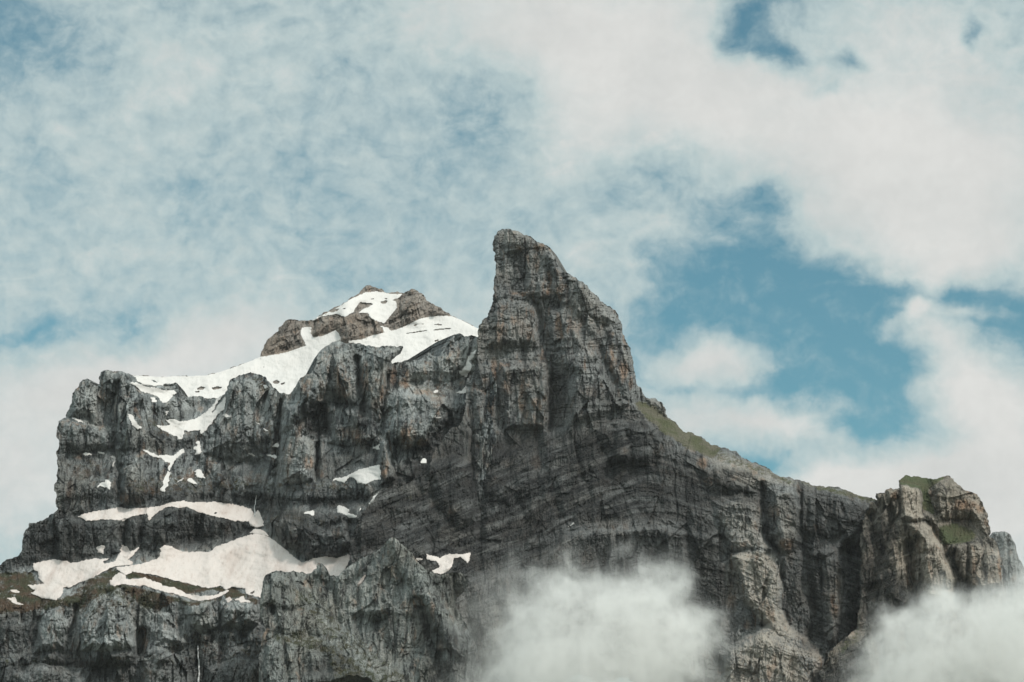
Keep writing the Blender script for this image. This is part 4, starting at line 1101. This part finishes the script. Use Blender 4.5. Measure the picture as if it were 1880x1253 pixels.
tag(obj_T, "tall hooked grey rock tower with a long ridge falling away to the right", "rock tower", None, 'structure')
T.snow(TOWERSNOW['saddle'], M_OLD, "branching snow patch on the dark scree behind the grey crag's right shoulder", 2, rough=0.16)
T.snow(TOWERSNOW['saddle_bit'], M_OLD, "tiny snow scrap right beside the grey crag's tip", 1.4)
T.snow(TOWERSNOW['ledge_dot'], M_SNOW, "tiny snow dot on a dark ledge at the tower's left foot", 1.6)
T.snow(TOWERSNOW['rim'], M_SNOW, "faint snow streak on the rim of the dark wall under the tower", 1.2)

# ------------------------------------------------------------------ GREY CRAG IN FRONT
sky_e = [(477,1290),(480,1180),(477,1099),(482,1068.5),(491,1054.5),(514,1048),(529,1050.6),(547,1050.6),(562.5,1054.5),(575,1048),(581.7,1044),(583,1032.7),(590.6,1034.8),(601,1048),(603.4,1058),(616,1058),(629,1049),(644,1038),(664.7,1022.5),(685,1015),(705.5,1002),(714.5,989),(723.4,987),(732.3,993),(741,1002),(759,1017.4),(767,1031.5),(782,1045.5),(810,1055.7),(838,1050.6),(852,1055),(860,1075),(842,1095),(836,1110),(850,1140),(872,1180),(885,1230),(895,1290)]
E = Massif("grey_crag", sky_e, sky_e[1:-1], 3290, 0.34, 61, edge=(5, 5), rough=0.23)
E.gain = 0.95
E.rib([(722,988),(700,1040),(690,1110)], 34, 22)
E.rib([(722,988),(752,1040),(790,1110),(850,1190)], 26, 22)
E.rib([(705,1005),(680,1040),(640,1080)], 14, -12)
E.block([(478,1110),(484,1065),(500,1052),(560,1058),(575,1085),(560,1110),(540,1120),(500,1118)], 20, 16)
E.block([(505,1075),(536,1075),(532,1108),(508,1108)], -10, 10)
E.block([(578,1058),(583,1032),(592,1034),(603,1056),(606,1070),(590,1064)], 12, 8)
E.block([(490,1160),(500,1115),(560,1120),(600,1140),(590,1165),(540,1170)], 14, 14)
E.slope([(530,1070),(560,1075),(640,1150),(720,1215),(780,1253),(690,1253),(600,1170),(540,1110)], 1.0, 8, 0.6)
E.slope([(490,1160),(560,1160),(620,1185),(560,1185),(490,1178)], 1.3, 5, 0.7)
E.ledge([(625,1122),(690,1116),(760,1118)], 3, 1.4)
E.undercut([(625,1132),(690,1127),(760,1130)], 7, 0.7)
E.ledge([(660,1195),(720,1192),(770,1196)], 3, 1.3)
E.ledge([(540,1235),(640,1240),(700,1253)], 9, 1.2, 0.7)
E.rib([(600,1060),(620,1120),(625,1160)], 12, -14)
E.rib([(770,1105),(790,1170),(820,1260)], 14, -18)
E.rib([(830,1060),(836,1130),(845,1180)], 16, -22)
E.block([(488,1180),(520,1178),(535,1290),(486,1290)], 16, 10)
E.block([(524,1180),(545,1182),(560,1290),(530,1290)], 14, 7)
E.block([(560,1190),(590,1195),(600,1290),(566,1290)], 10, 9)
E.rib([(800,1120),(830,1200),(845,1280)], 18, 14)
E.paint('veg', [(530,1075),(560,1075),(640,1150),(720,1215),(790,1270),(690,1270),(600,1175),(540,1115)], 0.50, 8)
E.paint('veg', [(490,1158),(560,1155),(630,1190),(720,1250),(640,1290),(590,1200),(490,1178)], 0.62, 6)
E.paint('veg', [(480,1060),(530,1050),(560,1070),(530,1085),(490,1090)], 0.3, 8)
E.paint('dark', [(760,1110),(840,1150),(890,1200),(890,1290),(790,1290)], 0.55, 10)
E.paint('dark', [(560,1200),(640,1200),(680,1250),(660,1290),(560,1290)], 0.6, 10)
E.paint('dark', [(780,1050),(850,1050),(850,1110),(830,1140),(800,1110)], 0.5, 8)
E.paint('dark', [(478,1190),(486,1190),(486,1290),(478,1290)], 0.7, 4)
for a in ((762, 1112, 4, 12, 0.9), (762, 1170, 4, 20, 0.8), (555, 1124, 5, 8, 0.7), (810, 1185, 10, 14, 0.6), (550, 1215, 5, 10, 0.4), (560, 1225, 6, 8, 0.5)):
    E.dab('rust', *a)
for a in ((720, 1030, 50, 40, 0.3), (650, 1060, 40, 30, 0.25), (510, 1140, 40, 16, 0.3), (700, 1090, 90, 40, 0.4), (690, 1170, 80, 30, 0.3), (640, 1100, 40, 40, 0.3), (720, 1000, 16, 20, 0.4)):
    E.dab('pale', *a)
obj_E = E.finish(M_CRAG, list(CRAGSNOW.values()), 0.75, 0.62, strata=0.55, dip=0.0, thick=160)
tag(obj_E, "pointed grey crag standing in front of the dusty snowfield", "crag", None, 'structure')
E.snow(CRAGSNOW['groove'], M_OLD, "small snow streak in a groove on the front grey crag", 1.4)

# ------------------------------------------------------------------ BUTTRESS ON THE RIGHT
sky_g = [(1480,1290),(1510,1225),(1530,1190),(1560,1165),(1575,1150),(1580,1060),(1578,1000),(1590,940),(1598,922),(1611,919),(1608,906),(1624,906),(1627.5,899),(1635.7,896),(1642,898.7),(1652,896.7),(1649.6,883),(1660.5,873.6),(1683.6,874.6),(1716.5,879.6),(1726,877),(1739.6,873),(1751,879),(1757.7,889.5),(1779,902.6),(1794,907.6),(1804,922.4),(1812,942),(1814.8,962),(1816,985),(1828.6,995),(1835,1011.5),(1838.5,1031),(1840,1067.5),(1838,1150),(1850,1290)]
G = Massif("right_buttress", sky_g, sky_g[6:-1], 3390, 0.30, 83, edge=(5, 5), rough=0.24)
G.gain = 1.35
G.fold = lambda x, y: 0.5 * np.minimum(x - 1700, 0)
G.slope([(1648,885),(1660,872),(1720,878),(1755,874),(1752,884),(1715,890),(1700,900),(1712,945),(1690,950),(1690,905),(1655,892)], 2.0, 3, 0.8)
G.slope([(1718,960),(1790,955),(1815,985),(1780,995),(1745,1000)], 1.7, 5, 0.8)
G.slope([(1530,1190),(1575,1150),(1590,1170),(1540,1215)], 1.2, 5, 0.8)
G.block([(1650,885),(1690,892),(1692,940),(1705,955),(1670,960),(1655,950)], 20, 9)
G.block([(1628,900),(1650,898),(1656,940),(1645,955),(1635,935)], 14, 6)
G.block([(1608,907),(1625,906),(1632,930),(1620,935)], 10, 5)
G.block([(1715,890),(1740,872),(1795,908),(1815,960),(1815,985),(1780,955),(1720,955)], 24, 18)
G.block([(1665,960),(1700,955),(1740,1010),(1760,1060),(1752,1110),(1740,1135),(1695,1130),(1690,1060),(1680,1010)], 34, 20)
G.block([(1690,1085),(1752,1085),(1745,1125),(1692,1122)], 10, 6)
G.block([(1745,1000),(1790,985),(1838,1015),(1842,1080),(1790,1090),(1762,1060)], 26, 12)
G.rib([(1700,955),(1735,1010),(1758,1060),(1756,1110)], 10, -18)
G.rib([(1778,1000),(1775,1080)], 6, -10)
G.rib([(1805,1000),(1808,1070)], 5, -9)
G.rib([(1666,965),(1650,1020),(1640,1100)], 24, 14)
G.rib([(1668,1000),(1672,1050),(1680,1110)], 11, -22)
G.step([(1640,955),(1628,1000),(1612,1060),(1610,1130)], -26, 4, 50)
G.rib([(1645,900),(1652,940),(1640,960)], 4, -8)
G.ledge([(1690,1122),(1745,1125)], 3, 1.2)
G.undercut([(1695,1134),(1740,1136)], 6, 0.9)
G.rib([(1595,950),(1612,1010),(1600,1080)], 18, -18)
G.paint('veg', [(1648,884),(1660,871),(1720,877),(1735,876),(1715,890),(1704,900),(1715,945),(1692,935),(1690,900),(1655,890)], 1.4, 2)
G.paint('veg', [(1735,880),(1752,878),(1760,895),(1735,900)], 0.4, 4)
G.paint('veg', [(1720,970),(1755,960),(1795,980),(1780,992),(1745,1002),(1728,1000)], 1.3, 5)
G.paint('veg', [(1535,1190),(1575,1152),(1590,1160),(1550,1210)], 0.5, 4)
G.paint('dark', [(1580,960),(1640,960),(1640,1060),(1690,1100),(1690,1140),(1580,1150)], 0.8, 8)  # shaded left-facing wall, its shade painted onto the rock
G.paint('dark', [(1745,1000),(1780,995),(1790,1080),(1765,1110),(1755,1060)], 0.4, 5)
G.paint('dark', [(1500,1220),(1560,1180),(1600,1200),(1600,1290),(1480,1290)], 0.9, 6)
for a in ((1770, 928, 36, 14, 0.9), (1800, 935, 12, 14, 0.8), (1836, 1040, 6, 40, 1.2), (1745, 1095, 8, 16, 0.8), (1720, 1105, 14, 10, 0.5), (1642, 912, 8, 10, 0.8), (1790, 1040, 12, 26, 0.5), (1765, 950, 30, 10, 0.5), (1690, 1000, 10, 20, 0.4), (1812, 965, 5, 16, 0.7)):
    G.dab('rust', *a)
for a in ((1720, 1050, 30, 50, 0.6), (1680, 930, 20, 30, 0.5), (1660, 1020, 30, 40, 0.45), (1720, 1110, 30, 20, 0.5), (1560, 1165, 14, 10, 0.7)):
    G.dab('pale', *a)
for poly, v in (([(1668,965),(1700,958),(1738,1010),(1756,1060),(1750,1110),(1738,1128),(1698,1125),(1694,1060),(1684,1010)], 0.75), ([(1655,892),(1690,900),(1690,940),(1700,955),(1672,958),(1658,950)], 0.6), ([(1725,905),(1790,910),(1808,945),(1812,978),(1780,955),(1725,950)], 0.4), ([(1750,1005),(1800,1000),(1834,1018),(1836,1075),(1790,1085),(1766,1058)], 0.5)):
    G.paint('pale', poly, v, 3)
obj_G = G.finish(M_BUTT, [], 0.72, 0.72, strata=0.9, dip=-0.1, thick=200)
tag(obj_G, "jagged right hand buttress with green grass on its notched top", "buttress", None, 'structure')

# ------------------------------------------------------------------ FAR CLIFF AT THE RIGHT EDGE
sky_h = [(1780,1000),(1817,985),(1822,978),(1845,976),(1855,982),(1865,1001.5),(1871.5,1028),(1880,1044),(1910,1085),(1940,1130)]
H = Massif("far_cliff", sky_h + [(1940,1290),(1780,1290)], sky_h, 4600, 0.35, 97, edge=(8, 10), rough=0.1)
H.rib([(1850,985),(1858,1100)], 14, 10)
H.pale[:] = 0.15
obj_H = H.finish(M_WALL, [], 0.8, 0.7, thick=200)
tag(obj_H, "pale hazy cliff peeping out behind the right buttress", "cliff", None, 'structure')

# ------------------------------------------------------------------ waterfalls
mw, t, out = material("falling_water")
bs = t.add('ShaderNodeBsdfPrincipled'); bs.inputs['Roughness'].default_value = 0.5
tc = t.add('ShaderNodeTexCoord')
nz = t.noise(t.scalev(tc.outputs['Object'], (0.9, 0.9, 0.12)), 1.0, 5, 0.6)
t.link(t.mix(t.maprange(nz, 0.35, 0.65), (0.30, 0.31, 0.31, 1), (0.62, 0.63, 0.62, 1)), bs.inputs['Base Color'])
t.link(bs.outputs[0], out.inputs[0])


def waterfall(mass, pts, w0, w1, label):
    P = roughen(pts, False, 0.10, 9, 4.0)
    co = []; qd = []
    for i, (x, y) in enumerate(P):
        f = i / (len(P) - 1)
        w = (w0 + (w1 - w0) * f) * (0.75 + 0.5 * random.Random(i).random())
        j0 = int(round(y / ST)) - mass.j0; i0 = int(round(x / ST)) - mass.i0
        dep = float(mass.field[max(j0 - 2, 0):j0 + 3, max(i0 - 2, 0):i0 + 3].min()) - 0.6
        c = np.array(ray_points(np.array([x]), np.array([y]), np.array([dep]))).ravel()
        for k in range(6):
            a = k / 6 * 2 * math.pi
            co.append(c + np.array([math.cos(a) * w, math.sin(a) * w * 0.6, 0]))
        if i:
            for k in range(6):
                a, b = (i - 1) * 6 + k, (i - 1) * 6 + (k + 1) % 6
                qd.append((a, a + 6, b + 6, b))
    return tag(make_mesh("waterfall", np.array(co), np.array(qd), mw), label, "waterfall")


waterfall(W, [(363, 1186), (363.5, 1205), (365, 1228), (366, 1275)], 0.9, 1.7, "thin white waterfall dropping down the lowest left cliff")
waterfall(W, [(471, 910), (469, 918), (467.5, 948)], 0.6, 0.9, "very thin waterfall trickling onto the right end of the arched snow band")

# ------------------------------------------------------------------ valley floor and the slope up to the cliffs (below the picture)
gx = np.linspace(-26000, 26000, 60); gy = np.concatenate([np.linspace(-9000, 1800, 14), np.linspace(2000, 3100, 30), np.linspace(3400, 30000, 16)])
GX, GY = np.meshgrid(gx, gy)
GZ = np.where(GY < 2000, 0.0, np.minimum((GY - 2000) * 0.34, 375.0)) + np.where((GY > 1500), 12 * fbm(GX / 900, GY / 300, 3, 3), 0)
GZ = np.where(GY < 1700, 0, GZ)
nx, ny = len(gx), len(gy)
ids = np.arange(nx * ny).reshape(ny, nx)
q = np.stack([ids[:-1, :-1].ravel(), ids[:-1, 1:].ravel(), ids[1:, 1:].ravel(), ids[1:, :-1].ravel()], 1)
mg, t, out = material("valley_turf")
bs = t.add('ShaderNodeBsdfPrincipled'); bs.inputs['Roughness'].default_value = 0.95
tc = t.add('ShaderNodeTexCoord')
nz = t.noise(tc.outputs['Object'], 0.01, 8, 0.6)
t.link(t.mix(t.maprange(nz, 0.35, 0.65), (0.05, 0.07, 0.025, 1), (0.15, 0.145, 0.12, 1)), bs.inputs['Base Color'])
t.link(bs.outputs[0], out.inputs[0])
og = make_mesh("ground", np.stack([GX.ravel(), GY.ravel(), GZ.ravel()], 1), q, mg)
tag(og, "grassy valley ground rising in a turf slope to the cliffs", "ground", None, 'structure')


# ------------------------------------------------------------------ low clouds drifting in front of the rock
def mist(name, label, dist, dens, blobs, thr, seed):
    """a closed hull with an uneven, soft cloud inside; blobs: x, y (photo pixels at that distance), radii across and up, amount"""
    px = np.array([b[0] for b in blobs], float); py = np.array([b[1] for b in blobs], float)
    cxp, cyp = px.mean(), py.mean()
    C = np.array(ray_points(np.array([cxp]), np.array([cyp]), np.array([float(dist)]))).ravel()
    k = dist / 4000.0
    loc = []
    for (x, y, rx, ry, dp, a) in blobs:
        p = np.array(ray_points(np.array([float(x)]), np.array([float(y)]), np.array([float(dist)]))).ravel() - C
        loc.append((p, rx * k, ry * k, dp, a))
    lo = np.min([p - np.array([rx, dp, ry]) for p, rx, ry, dp, a in loc], axis=0)
    hi = np.max([p + np.array([rx, dp, ry]) for p, rx, ry, dp, a in loc], axis=0)
    mid = (lo + hi) / 2; half = (hi - lo) / 2 + 90
    nu, nv = 32, 18
    co = []
    for j in range(nv + 1):
        th = math.pi * j / nv
        for i in range(nu):
            ph = 2 * math.pi * i / nu
            v = np.array([math.sin(th) * math.cos(ph), math.sin(th) * math.sin(ph), math.cos(th)])
            v = np.sign(v) * np.abs(v) ** 0.55
            co.append(mid + v * half)
    qd = []
    for j in range(nv):
        for i in range(nu):
            a, b = j * nu + i, j * nu + (i + 1) % nu
            qd.append((a, a + nu, b + nu, b))
    m, t, out = material(name + "_vapour")
    tc = t.add('ShaderNodeTexCoord'); P = tc.outputs['Object']
    w1 = t.scalev(t.vmath('SUBTRACT', t.noise(P, 0.0065, 3, 0.55, color=True), (0.5, 0.5, 0.5)), (260, 150, 230))
    w2 = t.scalev(t.vmath('SUBTRACT', t.noise(P, 0.022, 5, 0.62, color=True), (0.5, 0.5, 0.5)), (110, 80, 110))
    Q = t.vmath('ADD', t.vmath('ADD', P, w1), w2)
    acc = None
    for p, rx, ry, dp, a in loc:
        b = t.blob(Q, tuple(p), (rx, dp, ry), 0, a)
        acc = b if acc is None else t.math('ADD', acc, b)
    n = t.noise(t.scalev(Q, (1.0, 1.0, 0.8)), 0.013, 6, 0.62)
    n = t.math('MULTIPLY', t.math('SUBTRACT', n, 0.52), 2.6)
    d = t.maprange(t.math('ADD', acc, t.math('MULTIPLY', n, t.math('MINIMUM', t.math('MULTIPLY', acc, 1.6), 1.0))), thr, 1.7)
    wisp = t.maprange(t.noise(t.scalev(Q, (1, 1, 0.8)), 0.034, 4, 0.58), 0.32, 0.68, 0.12, 1.8)
    d = t.math('MULTIPLY', t.math('MULTIPLY', t.math('POWER', d, 1.7), wisp), dens)
    pv = t.add('ShaderNodeVolumePrincipled')
    pv.inputs['Color'].default_value = (0.935, 0.93, 0.92, 1)
    pv.inputs['Anisotropy'].default_value = 0.0
    t.link(d, pv.inputs['Density'])
    t.link(pv.outputs[0], out.inputs['Volume'])
    o = make_mesh(name, np.array(co), np.array(qd), m)
    o.location = C
    return tag(o, label, "cloud", "low clouds against the cliffs", "thing")


mist("mist_cloud", "billowing low cloud rising before the dark wall under the rock tower", 2950, 0.018,
     [(1090, 1230, 300, 200, 200, 1.35), (1010, 1280, 250, 170, 200, 1.0), (1200, 1130, 170, 170, 150, 1.25), (1205, 1045, 100, 120, 100, 0.95), (1060, 1110, 210, 120, 140, 0.5),
      (930, 1080, 190, 85, 100, 0.5), (930, 1190, 180, 150, 130, 0.38), (1300, 1190, 180, 180, 140, 0.6), (1130, 1010, 120, 60, 80, 0.22), (1060, 1090, 320, 120, 160, 0.24)], 0.07, 1)
mist("mist_cloud", "low cloud filling the corner at the foot of the right buttress", 2880, 0.018,
     [(1780, 1240, 290, 170, 200, 1.35), (1875, 1180, 220, 160, 190, 1.2), (1660, 1250, 180, 140, 150, 1.0), (1935, 1040, 170, 140, 150, 1.3), (1880, 1115, 140, 110, 140, 0.8), (1620, 1175, 90, 80, 100, 0.35), (1720, 1170, 150, 100, 120, 0.5), (1780, 1060, 120, 60, 80, 0.2)], 0.07, 2)

# ------------------------------------------------------------------ the air itself
mh, t, out = material("thin_air_haze")
pv = t.add('ShaderNodeVolumePrincipled')
pv.inputs['Color'].default_value = (0.93, 0.95, 0.97, 1)
pv.inputs['Density'].default_value = 5.5e-6
t.link(pv.outputs[0], out.inputs['Volume'])
hz = []
for z in (-40.0, 2300.0):
    for x, y in ((-27000, -10000), (27000, -10000), (27000, 31000), (-27000, 31000)):
        hz.append((x, y, z))
oh = make_mesh("haze", np.array(hz, float), np.array([(3, 2, 1, 0), (4, 5, 6, 7), (0, 1, 5, 4), (1, 2, 6, 5), (2, 3, 7, 6), (3, 0, 4, 7)]), mh, smooth_shade=False)
tag(oh, "thin even haze filling the air between viewer and mountain", "haze", None, 'stuff')
